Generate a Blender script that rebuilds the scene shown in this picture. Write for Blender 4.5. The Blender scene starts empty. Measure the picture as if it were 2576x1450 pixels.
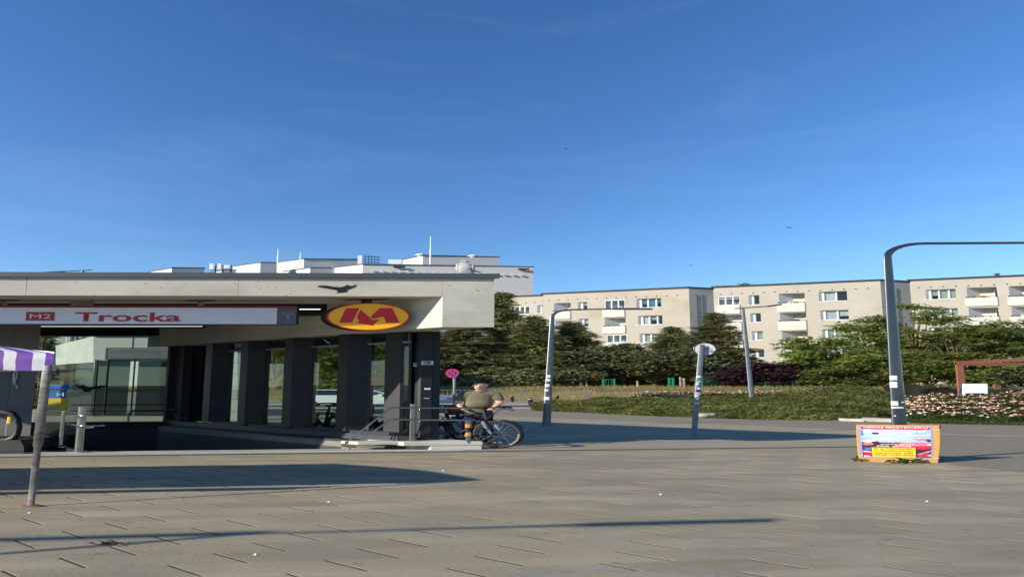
import bpy, math, random
import numpy as np
from mathutils import Vector

# ------------------------------------------------------------------ camera, world, sun, exposure
scene = bpy.context.scene
C = scene.collection
K = 3.16                     # the place is this much wider along X than deep (as the photograph shows it)
FPX, PITCH, EYE = 1676.0, math.radians(8.15), 1.6
cam_d = bpy.data.cameras.new('camera'); cam = bpy.data.objects.new('camera', cam_d); C.objects.link(cam)
cam.location = (0, 0, EYE); cam.rotation_euler = (math.pi/2 + PITCH, 0, 0)
cam_d.sensor_fit = 'HORIZONTAL'; cam_d.sensor_width = 36; cam_d.lens = 36*FPX/2575.0
cam_d.clip_start = 0.05; cam_d.clip_end = 5000
scene.camera = cam

SUN = Vector((2.85, 1.2, -1.0)).normalized()        # direction the light travels
elev = math.asin(-SUN.z); azim = math.atan2(-SUN.x, -SUN.y)
w = bpy.data.worlds.new('World'); scene.world = w; w.use_nodes = True
nt = w.node_tree; nt.nodes.clear()
sky = nt.nodes.new('ShaderNodeTexSky'); sky.sky_type = 'NISHITA'; sky.sun_disc = False
sky.sun_elevation = elev; sky.sun_rotation = azim; sky.altitude = 100; sky.air_density = 0.8; sky.dust_density = 0.0; sky.ozone_density = 3.0
bg = nt.nodes.new('ShaderNodeBackground'); bg.inputs['Strength'].default_value = 0.118
wo = nt.nodes.new('ShaderNodeOutputWorld')
# thin cirrus wisps in the sky
tc = nt.nodes.new('ShaderNodeTexCoord'); mp = nt.nodes.new('ShaderNodeMapping')
mp.inputs['Rotation'].default_value = (0, math.radians(-17), 0); mp.inputs['Scale'].default_value = (0.9, 0.9, 7.0)
ns = nt.nodes.new('ShaderNodeTexNoise'); ns.inputs['Scale'].default_value = 2.3; ns.inputs['Detail'].default_value = 7; ns.inputs['Roughness'].default_value = 0.62; ns.inputs['Distortion'].default_value = 0.5
rp = nt.nodes.new('ShaderNodeValToRGB'); rp.color_ramp.elements[0].position = 0.50; rp.color_ramp.elements[0].color = (0, 0, 0, 1); rp.color_ramp.elements[1].position = 0.85; rp.color_ramp.elements[1].color = (0.045, 0.045, 0.045, 1)
mxs = nt.nodes.new('ShaderNodeMixRGB'); mxs.inputs['Color2'].default_value = (6.5, 7.6, 8.8, 1)
hsv = nt.nodes.new('ShaderNodeHueSaturation'); hsv.inputs['Hue'].default_value = 0.506; hsv.inputs['Saturation'].default_value = 1.18; hsv.inputs['Value'].default_value = 1.0
L = nt.links
L.new(tc.outputs['Generated'], mp.inputs['Vector']); L.new(mp.outputs[0], ns.inputs['Vector']); L.new(ns.outputs['Fac'], rp.inputs[0])
L.new(rp.outputs[0], mxs.inputs['Fac']); L.new(sky.outputs[0], hsv.inputs['Color']); L.new(hsv.outputs[0], mxs.inputs['Color1']); L.new(mxs.outputs[0], bg.inputs['Color']); L.new(bg.outputs[0], wo.inputs['Surface'])

sd = bpy.data.lights.new('sun', 'SUN'); sd.energy = 5.0; sd.angle = math.radians(0.5); sd.color = (1.0, 0.93, 0.80)
so = bpy.data.objects.new('sun', sd); C.objects.link(so); so.location = (-40, -20, 30)
so.rotation_euler = SUN.to_track_quat('-Z', 'Y').to_euler()
vs = scene.view_settings; vs.view_transform = 'Standard'; vs.look = 'None'; vs.exposure = 0.6; vs.gamma = 1.0; vs.use_curve_mapping = False

# ------------------------------------------------------------------ places
cP, sP = math.cos(PITCH), math.sin(PITCH)
def ray(px, py):
    u = (px-1287.5)/FPX; v = (725-py)/FPX
    return u, cP - v*sP, sP + v*cP
def P(px, py, Y):                       # point at depth Y
    a, b, d = ray(px, py); t = Y/b; return (a*t, Y, EYE + d*t)
def G(px, py, z=0.0):                   # point on level ground z
    a, b, d = ray(px, py); t = (z-EYE)/d; return (a*t, b*t)
LOW = -0.3
def ground_z(Y):
    if Y < 43: return 0.0
    if Y < 52: return LOW*(Y-43)/9
    if Y < 73: return LOW
    if Y < 79: return LOW + (1.15-LOW)*(Y-73)/6
    return 1.15
def GT(px, py):
    z = 0.0
    for _ in range(8):
        X, Y = G(px, py, z); z = ground_z(Y)
    return X, Y, z

# ------------------------------------------------------------------ materials
MAT = {}
def mat(name, rgb, rough=0.7, metal=0.0, var=0.12, scale=3.0, bump=0.0, bscale=None, spec=0.4, emit=None, detail=5, squash=True, pits=None, stain=None, rand=0.0, coat=0.0):
    m = bpy.data.materials.new(name); m.use_nodes = True; n = m.node_tree.nodes; l = m.node_tree.links
    b = n['Principled BSDF']; b.inputs['Roughness'].default_value = rough; b.inputs['Metallic'].default_value = metal
    b.inputs['Specular IOR Level'].default_value = spec; b.inputs['Coat Weight'].default_value = coat
    geo = n.new('ShaderNodeNewGeometry'); mp = n.new('ShaderNodeMapping')
    if squash: mp.inputs['Scale'].default_value = (1/K, 1, 1)
    l.new(geo.outputs['Position'], mp.inputs['Vector'])
    ns = n.new('ShaderNodeTexNoise'); ns.inputs['Scale'].default_value = scale; ns.inputs['Detail'].default_value = detail; ns.inputs['Roughness'].default_value = 0.6
    l.new(mp.outputs[0], ns.inputs['Vector'])
    r = n.new('ShaderNodeValToRGB'); e = r.color_ramp.elements
    e[0].position = 0.3; e[1].position = 0.7
    e[0].color = tuple(max(0, c*(1-var)) for c in rgb)+(1,); e[1].color = tuple(c*(1+var) for c in rgb)+(1,)
    l.new(ns.outputs['Fac'], r.inputs[0]); col = r.outputs[0]
    def mul(colsock, facsock, c2, blend='MIX'):
        x = n.new('ShaderNodeMixRGB'); x.blend_type = blend; x.inputs['Color2'].default_value = tuple(c2)+(1,)
        l.new(facsock, x.inputs['Fac']); l.new(colsock, x.inputs['Color1']); return x.outputs[0]
    if pits:                            # (scale, threshold, colour)
        v = n.new('ShaderNodeTexVoronoi'); v.inputs['Scale'].default_value = pits[0]; l.new(mp.outputs[0], v.inputs['Vector'])
        n2 = n.new('ShaderNodeTexNoise'); n2.inputs['Scale'].default_value = pits[0]*0.35; l.new(mp.outputs[0], n2.inputs['Vector'])
        a = n.new('ShaderNodeMath'); a.operation = 'MULTIPLY_ADD'; a.inputs[1].default_value = 0.45; l.new(n2.outputs['Fac'], a.inputs[0]); l.new(v.outputs['Distance'], a.inputs[2])
        t = n.new('ShaderNodeMath'); t.operation = 'LESS_THAN'; t.inputs[1].default_value = pits[1]; l.new(a.outputs[0], t.inputs[0])
        col = mul(col, t.outputs[0], pits[2])
    if stain:                           # (scale, position, colour, strength)
        n3 = n.new('ShaderNodeTexNoise'); n3.inputs['Scale'].default_value = stain[0]; n3.inputs['Detail'].default_value = 6; n3.inputs['Roughness'].default_value = 0.65; l.new(mp.outputs[0], n3.inputs['Vector'])
        r3 = n.new('ShaderNodeValToRGB'); r3.color_ramp.elements[0].position = stain[1]; r3.color_ramp.elements[1].position = stain[1]+0.14
        r3.color_ramp.elements[0].color = (0, 0, 0, 1); r3.color_ramp.elements[1].color = (stain[3],)*3+(1,)
        l.new(n3.outputs['Fac'], r3.inputs[0]); col = mul(col, r3.outputs[0], stain[2])
    if rand:
        oi = n.new('ShaderNodeObjectInfo'); mr = n.new('ShaderNodeMapRange'); mr.inputs['To Min'].default_value = 1-rand; mr.inputs['To Max'].default_value = 1+rand
        l.new(oi.outputs['Random'], mr.inputs['Value']); hs = n.new('ShaderNodeHueSaturation'); l.new(mr.outputs[0], hs.inputs['Value']); l.new(col, hs.inputs['Color']); col = hs.outputs[0]
    l.new(col, b.inputs['Base Color'])
    if bump:
        nb = n.new('ShaderNodeTexNoise'); nb.inputs['Scale'].default_value = bscale or scale*6; nb.inputs['Detail'].default_value = 4; l.new(mp.outputs[0], nb.inputs['Vector'])
        bp = n.new('ShaderNodeBump'); bp.inputs['Strength'].default_value = bump; bp.inputs['Distance'].default_value = 0.03; l.new(nb.outputs['Fac'], bp.inputs['Height']); l.new(bp.outputs[0], b.inputs['Normal'])
    if emit:
        b.inputs['Emission Color'].default_value = tuple(emit[0])+(1,); b.inputs['Emission Strength'].default_value = emit[1]
    MAT[name] = m; return m
def leafmat(name, c1, c2, scale=1.2, trans=0.35, c3=None):
    m = bpy.data.materials.new(name); m.use_nodes = True; n = m.node_tree.nodes; l = m.node_tree.links; n.clear()
    geo = n.new('ShaderNodeNewGeometry'); mp = n.new('ShaderNodeMapping'); mp.inputs['Scale'].default_value = (1/K, 1, 1); l.new(geo.outputs['Position'], mp.inputs['Vector'])
    ns = n.new('ShaderNodeTexNoise'); ns.inputs['Scale'].default_value = scale; ns.inputs['Detail'].default_value = 6; ns.inputs['Roughness'].default_value = 0.75; l.new(mp.outputs[0], ns.inputs['Vector'])
    r = n.new('ShaderNodeValToRGB'); e = r.color_ramp.elements; e[0].position = 0.32; e[1].position = 0.66; e[0].color = c1+(1,); e[1].color = c2+(1,)
    l.new(ns.outputs['Fac'], r.inputs[0]); col = r.outputs[0]
    if c3:
        wn = n.new('ShaderNodeTexNoise'); wn.inputs['Scale'].default_value = 7.0; wn.inputs['Detail'].default_value = 3; l.new(mp.outputs[0], wn.inputs['Vector'])
        r3 = n.new('ShaderNodeValToRGB'); r3.color_ramp.elements[0].position = 0.62; r3.color_ramp.elements[1].position = 0.70; r3.color_ramp.elements[0].color = (0, 0, 0, 1); r3.color_ramp.elements[1].color = (0.8, 0.8, 0.8, 1)
        l.new(wn.outputs['Fac'], r3.inputs[0]); x = n.new('ShaderNodeMixRGB'); x.inputs['Color2'].default_value = c3+(1,); l.new(r3.outputs[0], x.inputs['Fac']); l.new(col, x.inputs['Color1']); col = x.outputs[0]
    oi = n.new('ShaderNodeObjectInfo'); mr = n.new('ShaderNodeMapRange'); mr.inputs['To Min'].default_value = 0.75; mr.inputs['To Max'].default_value = 1.25; l.new(oi.outputs['Random'], mr.inputs['Value'])
    mh_ = n.new('ShaderNodeMapRange'); mh_.inputs['To Min'].default_value = 0.485; mh_.inputs['To Max'].default_value = 0.51; l.new(oi.outputs['Random'], mh_.inputs['Value'])
    hs = n.new('ShaderNodeHueSaturation'); l.new(mr.outputs[0], hs.inputs['Value']); l.new(mh_.outputs[0], hs.inputs['Hue']); l.new(col, hs.inputs['Color']); col = hs.outputs[0]
    d = n.new('ShaderNodeBsdfPrincipled'); d.inputs['Roughness'].default_value = 0.55; d.inputs['Specular IOR Level'].default_value = 0.35; l.new(col, d.inputs['Base Color'])
    t = n.new('ShaderNodeBsdfTranslucent'); l.new(col, t.inputs['Color']); mx = n.new('ShaderNodeMixShader'); mx.inputs[0].default_value = trans
    o = n.new('ShaderNodeOutputMaterial'); l.new(d.outputs[0], mx.inputs[1]); l.new(t.outputs[0], mx.inputs[2]); l.new(mx.outputs[0], o.inputs[0])
    MAT[name] = m; return m
def glassmat(name, tint, refl=1.0, rough=0.0, wavy=0.0, ior=1.5):
    m = bpy.data.materials.new(name); m.use_nodes = True; n = m.node_tree.nodes; l = m.node_tree.links; n.clear()
    t = n.new('ShaderNodeBsdfTransparent'); t.inputs[0].default_value = tint+(1,)
    g = n.new('ShaderNodeBsdfGlossy'); g.inputs['Roughness'].default_value = rough; g.inputs['Color'].default_value = (refl, refl, refl, 1)
    lw = n.new('ShaderNodeLayerWeight'); lw.inputs['Blend'].default_value = 0.5
    pw = n.new('ShaderNodeMath'); pw.operation = 'POWER'; pw.inputs[1].default_value = 5.0; l.new(lw.outputs['Facing'], pw.inputs[0])
    f = n.new('ShaderNodeMath'); f.operation = 'MULTIPLY_ADD'; r0 = ((ior-1)/(ior+1))**2; f.inputs[1].default_value = 1-r0; f.inputs[2].default_value = r0; l.new(pw.outputs[0], f.inputs[0])
    if wavy:
        geo = n.new('ShaderNodeNewGeometry'); nb = n.new('ShaderNodeTexNoise'); nb.inputs['Scale'].default_value = 1.5; l.new(geo.outputs['Position'], nb.inputs['Vector'])
        bp = n.new('ShaderNodeBump'); bp.inputs['Strength'].default_value = wavy; bp.inputs['Distance'].default_value = 0.02; l.new(nb.outputs['Fac'], bp.inputs['Height']); l.new(bp.outputs[0], g.inputs['Normal'])
    mx = n.new('ShaderNodeMixShader'); l.new(f.outputs[0], mx.inputs[0]); l.new(t.outputs[0], mx.inputs[1]); l.new(g.outputs[0], mx.inputs[2])
    o = n.new('ShaderNodeOutputMaterial'); l.new(mx.outputs[0], o.inputs[0]); MAT[name] = m; return m

mat('slab', (0.345, 0.287, 0.186), 0.8, var=0.2, scale=2.2, bump=0.25, bscale=60, rand=0.12, stain=(0.55, 0.50, (0.25, 0.205, 0.135), 0.65), pits=(5.0, 0.29, (0.16, 0.14, 0.11)))
mat('bed', (0.16, 0.145, 0.12), 0.95, var=0.3, scale=20)
mat('paving', (0.345, 0.288, 0.19), 0.85, var=0.14, scale=1.2, bump=0.2, bscale=50, stain=(0.4, 0.5, (0.255, 0.207, 0.135), 0.7))
mat('asphalt', (0.262, 0.222, 0.155), 0.9, var=0.14, scale=6, bump=0.4, bscale=90, stain=(0.5, 0.55, (0.22, 0.2, 0.175), 0.5))
mat('asphalt_coarse', (0.265, 0.22, 0.15), 0.9, var=0.3, scale=30, bump=0.5, bscale=120, stain=(0.6, 0.55, (0.15, 0.145, 0.13), 0.5))
mat('road', (0.06, 0.062, 0.066), 0.9, var=0.15, scale=5)
mat('kerb', (0.36, 0.35, 0.32), 0.85, var=0.15, scale=3)
mat('paint_white', (0.72, 0.72, 0.7), 0.7, var=0.15, scale=12)
mat('grass_dry', (0.42, 0.34, 0.12), 0.9, var=0.4, scale=1.6, bump=0.4)
mat('earth', (0.06, 0.052, 0.035), 0.95, var=0.3, scale=2)
mat('far_ground', (0.13, 0.14, 0.08), 0.95, var=0.3, scale=0.3)
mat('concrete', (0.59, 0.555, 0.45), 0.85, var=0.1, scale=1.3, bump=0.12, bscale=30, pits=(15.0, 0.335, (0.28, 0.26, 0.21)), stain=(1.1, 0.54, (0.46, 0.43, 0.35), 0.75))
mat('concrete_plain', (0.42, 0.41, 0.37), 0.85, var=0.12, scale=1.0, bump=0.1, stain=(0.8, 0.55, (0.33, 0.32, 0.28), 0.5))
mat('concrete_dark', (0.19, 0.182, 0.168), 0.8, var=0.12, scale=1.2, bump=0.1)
mat('flashing', (0.105, 0.108, 0.115), 0.5, metal=0.3, var=0.08, scale=0.8)
mat('steel_dark', (0.013, 0.014, 0.016), 0.45, metal=0.2, var=0.12, scale=1.5, spec=0.5)
mat('black', (0.012, 0.012, 0.014), 0.6, var=0.1)
mat('lamp_silver', (0.17, 0.18, 0.185), 0.38, metal=0.8, var=0.1, scale=6)
mat('plate_grey', (0.5, 0.51, 0.52), 0.6, var=0.06)
mat('rubber', (0.015, 0.015, 0.016), 0.55, var=0.15, scale=20)
mat('inox', (0.40, 0.40, 0.39), 0.18, metal=1.0, var=0.1, scale=8)
mat('galv', (0.23, 0.245, 0.26), 0.5, metal=0.5, var=0.22, scale=9, bump=0.1)
mat('galv_old', (0.2, 0.2, 0.19), 0.5, metal=0.4, var=0.5, scale=14, bump=0.2)
mat('lamp_dark', (0.13, 0.14, 0.145), 0.30, metal=0.9, var=0.08, scale=6, coat=0.4)
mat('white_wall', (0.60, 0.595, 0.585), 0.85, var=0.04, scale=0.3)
mat('white_wall_shaded', (0.56, 0.555, 0.55), 0.85, var=0.04, scale=0.3)  # white walls turned from the sun; their shade is put into the colour
mat('facade', (0.455, 0.415, 0.35), 0.9, var=0.06, scale=0.35, stain=(0.25, 0.55, (0.38, 0.315, 0.225), 0.7))
mat('facade_grey', (0.5, 0.46, 0.4), 0.9, var=0.08, scale=0.4, stain=(0.35, 0.52, (0.38, 0.35, 0.31), 0.7))
mat('white_paint', (0.78, 0.77, 0.74), 0.6, var=0.06, scale=2)
mat('balcony_white', (0.60, 0.58, 0.52), 0.8, var=0.1, scale=0.8, stain=(0.7, 0.55, (0.5, 0.48, 0.42), 0.6))
mat('curtain', (0.62, 0.62, 0.6), 0.9, var=0.25, scale=3)
mat('blind_teal', (0.10, 0.27, 0.28), 0.8, var=0.1)
mat('blind_green', (0.42, 0.46, 0.33), 0.8, var=0.1)
mat('wood_orange', (0.5, 0.24, 0.08), 0.6, var=0.2, scale=4)
mat('roof_edge', (0.045, 0.047, 0.052), 0.6, var=0.1)
mat('sign_white', (0.62, 0.64, 0.70), 0.35, var=0.02, emit=((0.8, 0.85, 0.95), 0.05))
mat('sign_red', (0.55, 0.03, 0.035), 0.4, var=0.05)
mat('sign_maroon', (0.3, 0.02, 0.04), 0.4, var=0.05)
mat('sign_grey', (0.13, 0.14, 0.17), 0.4, var=0.05)
mat('logo_yellow', (0.92, 0.46, 0.005), 0.3, var=0.02, emit=((1.0, 0.45, 0.0), 0.07))  # slight emission added to brighten the face hanging in shade
mat('logo_red', (0.62, 0.012, 0.015), 0.3, var=0.03, emit=((0.8, 0.01, 0.01), 0.04))  # faint glow put in to lift the red in shade
mat('lamp_lit', (0.9, 0.9, 0.9), 0.4, var=0, emit=((1, 0.98, 0.95), 1.0))
mat('purple', (0.17, 0.05, 0.36), 0.6, var=0.1, scale=4, bump=0.1)
mat('canvas_white', (0.72, 0.70, 0.70), 0.7, var=0.06, scale=4, bump=0.1)
mat('skin', (0.70, 0.42, 0.31), 0.55, var=0.08, scale=8)
mat('polo', (0.17, 0.148, 0.09), 0.9, var=0.12, scale=6, bump=0.2)
mat('denim', (0.018, 0.026, 0.06), 0.85, var=0.2, scale=10)
mat('hair', (0.018, 0.013, 0.01), 0.7, var=0.2, scale=30)
mat('orange', (0.75, 0.28, 0.03), 0.6, var=0.1)
mat('reflector', (0.7, 0.12, 0.02), 0.3, var=0.05)
mat('basket', (0.2, 0.1, 0.045), 0.8, var=0.3, scale=18, bump=0.4)
mat('bike_silver', (0.28, 0.29, 0.30), 0.35, metal=0.6, var=0.1)
mat('car_white', (0.75, 0.75, 0.75), 0.25, var=0.02, coat=0.8)
mat('car_glass', (0.02, 0.025, 0.03), 0.08, var=0.05, spec=0.8)
mat('sign_pink', (0.75, 0.05, 0.12), 0.4, var=0.04)
mat('sign_blue', (0.02, 0.03, 0.30), 0.4, var=0.04)
mat('sticker', (0.72, 0.74, 0.76), 0.6, var=0.2, scale=25)
mat('sticker_blue', (0.08, 0.2, 0.45), 0.6, var=0.3, scale=25)
mat('wood_board', (0.62, 0.33, 0.10), 0.65, var=0.12, scale=2.5, bump=0.1)
mat('wood_edge', (0.12, 0.055, 0.02), 0.8, var=0.2)
mat('poster_yellow', (0.85, 0.66, 0.03), 0.6, var=0.03)
mat('poster_ink', (0.25, 0.17, 0.01), 0.6, var=0.05)
mat('poster_frame', (0.30, 0.36, 0.72), 0.5, var=0.1)
mat('poster_red', (0.62, 0.03, 0.06), 0.5, var=0.15, scale=5)
mat('poster_dark', (0.07, 0.03, 0.05), 0.5, var=0.3, scale=8)
mat('poster_pink', (0.75, 0.22, 0.30), 0.5, var=0.2, scale=6)
mat('poster_sky', (0.42, 0.62, 0.82), 0.5, var=0.3, scale=5)
mat('poster_letter', (0.82, 0.74, 0.66), 0.5, var=0.1)
mat('poster_blue', (0.10, 0.25, 0.62), 0.5, var=0.2, scale=6)
mat('poster_lime', (0.7, 0.78, 0.35), 0.5, var=0.1)
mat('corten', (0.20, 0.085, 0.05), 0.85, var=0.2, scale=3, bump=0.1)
mat('corten_lit', (0.26, 0.10, 0.06), 0.85, var=0.15, scale=3)  # brighter copy of corten; sunlight on the front members is put into the colour
mat('white_board', (0.86, 0.86, 0.86), 0.6, var=0.01)
mat('green_paint', (0.02, 0.23, 0.11), 0.5, var=0.1)
mat('rock', (0.40, 0.36, 0.29), 0.9, var=0.2, scale=3, bump=0.5, bscale=10)
mat('statue', (0.46, 0.45, 0.43), 0.85, var=0.15, scale=7, bump=0.4, bscale=14)
mat('statue_base', (0.28, 0.29, 0.29), 0.9, var=0.3, scale=9, bump=0.5, bscale=16)
mat('bark', (0.09, 0.065, 0.045), 0.95, var=0.3, scale=6, bump=0.5)
mat('trunk_pale', (0.32, 0.25, 0.19), 0.9, var=0.3, scale=6)
mat('rose', (0.60, 0.37, 0.28), 0.7, var=0.22, scale=5)
mat('rose_pale', (0.78, 0.62, 0.45), 0.7, var=0.15, scale=5)
mat('rose_old', (0.42, 0.22, 0.11), 0.8, var=0.3, scale=5)
mat('machine_blue', (0.02, 0.13, 0.52), 0.45, var=0.1)
mat('machine_yellow', (0.8, 0.55, 0.02), 0.5, var=0.05)
mat('gravel', (0.30, 0.30, 0.28), 0.9, var=0.5, scale=40, bump=0.8, bscale=60)
mat('tactile', (0.27, 0.28, 0.29), 0.7, var=0.15, scale=10, bump=0.2)
mat('perforated', (0.45, 0.46, 0.45), 0.5, metal=0.4, var=0.2, scale=30)
mat('dark_panel', (0.05, 0.053, 0.065), 0.4, metal=0.2, var=0.1)
mat('equipment', (0.72, 0.74, 0.78), 0.5, var=0.05)
leafmat('spruce', (0.036, 0.05, 0.018), (0.26, 0.26, 0.09), 0.9, 0.3)
leafmat('leaf_green', (0.07, 0.11, 0.026), (0.36, 0.40, 0.10), 0.9, 0.48, (0.42, 0.32, 0.07))
leafmat('leaf_olive', (0.055, 0.075, 0.03), (0.28, 0.29, 0.12), 1.0, 0.3)
leafmat('leaf_purple', (0.018, 0.009, 0.013), (0.075, 0.03, 0.038), 1.2, 0.15)
leafmat('leaf_lime', (0.09, 0.12, 0.015), (0.30, 0.32, 0.04), 1.2, 0.35)
leafmat('juniper', (0.05, 0.078, 0.018), (0.28, 0.30, 0.075), 0.8, 0.3, (0.17, 0.125, 0.05))
leafmat('rose_leaf', (0.02, 0.036, 0.010), (0.10, 0.12, 0.025), 2.0, 0.25, (0.2, 0.13, 0.04))
leafmat('dry_grass', (0.30, 0.25, 0.08), (0.60, 0.48, 0.18), 0.8, 0.4, (0.22, 0.26, 0.06))
glassmat('glass', (0.70, 0.80, 0.76), 0.9)
glassmat('glass_clear', (0.80, 0.88, 0.85), 0.9)
glassmat('glass_dark', (0.22, 0.29, 0.31), 0.9, ior=1.8)
glassmat('window_pane', (0.72, 0.76, 0.78), 0.9, ior=1.7)

# ------------------------------------------------------------------ mesh helpers
def tag(o, label=None, cat=None, group=None, kind=None):
    if label: o['label'] = label
    if cat: o['category'] = cat
    if group: o['group'] = group
    if kind: o['kind'] = kind
    return o
def empty(name, loc, label=None, cat=None, group=None, kind=None):
    o = bpy.data.objects.new(name, None); C.objects.link(o); o.location = loc; o.empty_display_size = 0.2
    return tag(o, label, cat, group, kind)
def base_of(o):
    v = Vector((0, 0, 0))
    while o is not None: v = v + Vector(o.location); o = o.parent
    return v
class MB:
    def __init__(s, xf=None): s.v = []; s.f = []; s.sm = []; s.xf = xf or (lambda p: p)
    def add(s, vs, fs, smooth=False):
        k = len(s.v); s.v += [tuple(s.xf(p)) for p in vs]; s.f += [tuple(i+k for i in f) for f in fs]; s.sm += [smooth]*len(fs); return s
    def box(s, x0, x1, y0, y1, z0, z1, ch=0.0):
        if ch:
            c = ch; vs = []
            for z, a in ((z0, 0), (z1-c, 0), (z1, c)):
                vs += [(x0+a, y0+a, z), (x1-a, y0+a, z), (x1-a, y1-a, z), (x0+a, y1-a, z)]
            fs = [(3, 2, 1, 0)]
            for k in (0, 4):
                for i in range(4): j = (i+1) % 4; fs.append((k+i, k+j, k+4+j, k+4+i))
            fs.append((8, 9, 10, 11)); return s.add(vs, fs)
        return s.add([(x0, y0, z0), (x1, y0, z0), (x1, y1, z0), (x0, y1, z0), (x0, y0, z1), (x1, y0, z1), (x1, y1, z1), (x0, y1, z1)],
                     [(3, 2, 1, 0), (4, 5, 6, 7), (0, 1, 5, 4), (1, 2, 6, 5), (2, 3, 7, 6), (3, 0, 4, 7)])
    def quad(s, a, b, c, d): return s.add([a, b, c, d], [(0, 1, 2, 3)])
    def tube(s, pts, r, n=10, cap=True, flat=None):
        pts = [Vector(p) for p in pts]; m = len(pts); rs = r if isinstance(r, (list, tuple)) else [r]*m; vs = []; fs = []
        up = None
        for i, p in enumerate(pts):
            t = (pts[min(i+1, m-1)]-pts[max(i-1, 0)]).normalized()
            if up is None: up = Vector((0, 0, 1)) if abs(t.z) < 0.9 else Vector((0, 1, 0))
            a = t.cross(up)
            if a.length < 1e-6: a = t.cross(Vector((1, 0, 0)))
            a.normalize(); b = a.cross(t).normalized(); up = b
            for k in range(n):
                q = 2*math.pi*k/n; vs.append(p + a*(math.cos(q)*rs[i]) + b*(math.sin(q)*rs[i]*(flat or 1)))
        for i in range(m-1):
            for k in range(n):
                j = (k+1) % n; fs.append((i*n+k, i*n+j, (i+1)*n+j, (i+1)*n+k))
        s.add(vs, fs, True)
        if cap: s.add(vs[:n], [tuple(range(n))[::-1]]); s.add(vs[-n:], [tuple(range(n))])
        return s
    def lathe(s, prof, c=(0, 0, 0), n=16, smooth=True):
        vs = []; fs = []
        for r, z in prof:
            for k in range(n): q = 2*math.pi*k/n; vs.append((c[0]+r*math.cos(q), c[1]+r*math.sin(q), c[2]+z))
        for i in range(len(prof)-1):
            for k in range(n): j = (k+1) % n; fs.append((i*n+k, i*n+j, (i+1)*n+j, (i+1)*n+k))
        s.add(vs, fs, smooth); s.add(vs[:n], [tuple(range(n))[::-1]]); s.add(vs[-n:], [tuple(range(n))]); return s
    def prism(s, poly, org, ex, ey, en, d0, d1):        # 2-D outline swept along en from d0 to d1
        O, X, Y, N = (Vector(q) for q in (org, ex, ey, en)); n = len(poly)
        vs = [O+X*a+Y*b+N*d0 for a, b in poly]+[O+X*a+Y*b+N*d1 for a, b in poly]
        return s.add(vs, [tuple(range(n))[::-1], tuple(range(n, 2*n))]+[(i, (i+1) % n, n+(i+1) % n, n+i) for i in range(n)])
    def torus(s, c, R, r, ax='y', n=28, m=8):
        vs = []; fs = []
        for i in range(n):
            a = 2*math.pi*i/n
            for j in range(m):
                b = 2*math.pi*j/m; rr = R+r*math.cos(b); h = r*math.sin(b)
                p = (rr*math.cos(a), h, rr*math.sin(a)) if ax == 'y' else (rr*math.cos(a), rr*math.sin(a), h)
                vs.append((c[0]+p[0], c[1]+p[1], c[2]+p[2]))
        for i in range(n):
            for j in range(m): fs.append((i*m+j, ((i+1) % n)*m+j, ((i+1) % n)*m+(j+1) % m, i*m+(j+1) % m))
        return s.add(vs, fs, True)
    def build(s, name, material, parent=None, loc=None, label=None, cat=None, group=None, kind=None):
        me = bpy.data.meshes.new(name)
        b = base_of(parent) if parent is not None else Vector(loc if loc is not None else (0, 0, 0))
        me.from_pydata([(x-b.x, y-b.y, z-b.z) for x, y, z in s.v], [], s.f); me.update()
        me.polygons.foreach_set('use_smooth', s.sm)
        me.materials.append(MAT[material]); o = bpy.data.objects.new(name, me); C.objects.link(o)
        if parent is not None: o.parent = parent
        else: o.location = b
        return tag(o, label, cat, group, kind)
def rxf(x0, y0, z0=0.0, phi=0.0, sc=1.0):               # thing's own metres -> the place
    c, s_ = math.cos(phi)*sc, math.sin(phi)*sc
    return lambda p: (x0+K*(p[0]*c-p[1]*s_), y0+p[0]*s_+p[1]*c, z0+p[2]*sc)
def tri_mesh(name, V, material, parent=None, loc=(0, 0, 0), quads=False, **kw):
    V = np.asarray(V, dtype=np.float32); k = 4 if quads else 3; n = len(V)//k
    b = base_of(parent) if parent is not None else Vector(loc)
    V = V - np.array(tuple(b), dtype=np.float32)
    me = bpy.data.meshes.new(name); me.vertices.add(len(V)); me.vertices.foreach_set('co', V.ravel())
    me.loops.add(n*k); me.loops.foreach_set('vertex_index', np.arange(n*k, dtype=np.int32))
    me.polygons.add(n); me.polygons.foreach_set('loop_start', np.arange(0, n*k, k, dtype=np.int32)); me.polygons.foreach_set('loop_total', np.full(n, k, dtype=np.int32))
    me.update(calc_edges=True); me.materials.append(MAT[material]); o = bpy.data.objects.new(name, me); C.objects.link(o)
    if parent is not None: o.parent = parent
    else: o.location = b
    return tag(o, **kw)
def text(name, s_, org, ex, ez, size, material, parent, wide=K, align='LEFT', depth=0.002, bold=0.0, shear=0.0):
    cu = bpy.data.curves.new(name, 'FONT'); cu.body = s_; cu.size = 1.0; cu.align_x = align; cu.extrude = 0.0; cu.offset = bold; cu.resolution_u = 4; cu.shear = shear
    t = bpy.data.objects.new('tmp_text', cu); C.objects.link(t); dg = bpy.context.evaluated_depsgraph_get(); dg.update()
    me = bpy.data.meshes.new_from_object(t.evaluated_get(dg)); bpy.data.objects.remove(t); bpy.data.curves.remove(cu)
    b = base_of(parent); O, X, Z = Vector(org), Vector(ex), Vector(ez)
    for v in me.vertices: v.co = O + X*(v.co.x*size*wide) + Z*(v.co.y*size) - b
    me.name = name; me.materials.clear(); me.materials.append(MAT[material]); o = bpy.data.objects.new(name, me); C.objects.link(o); o.parent = parent
    return o
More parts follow.
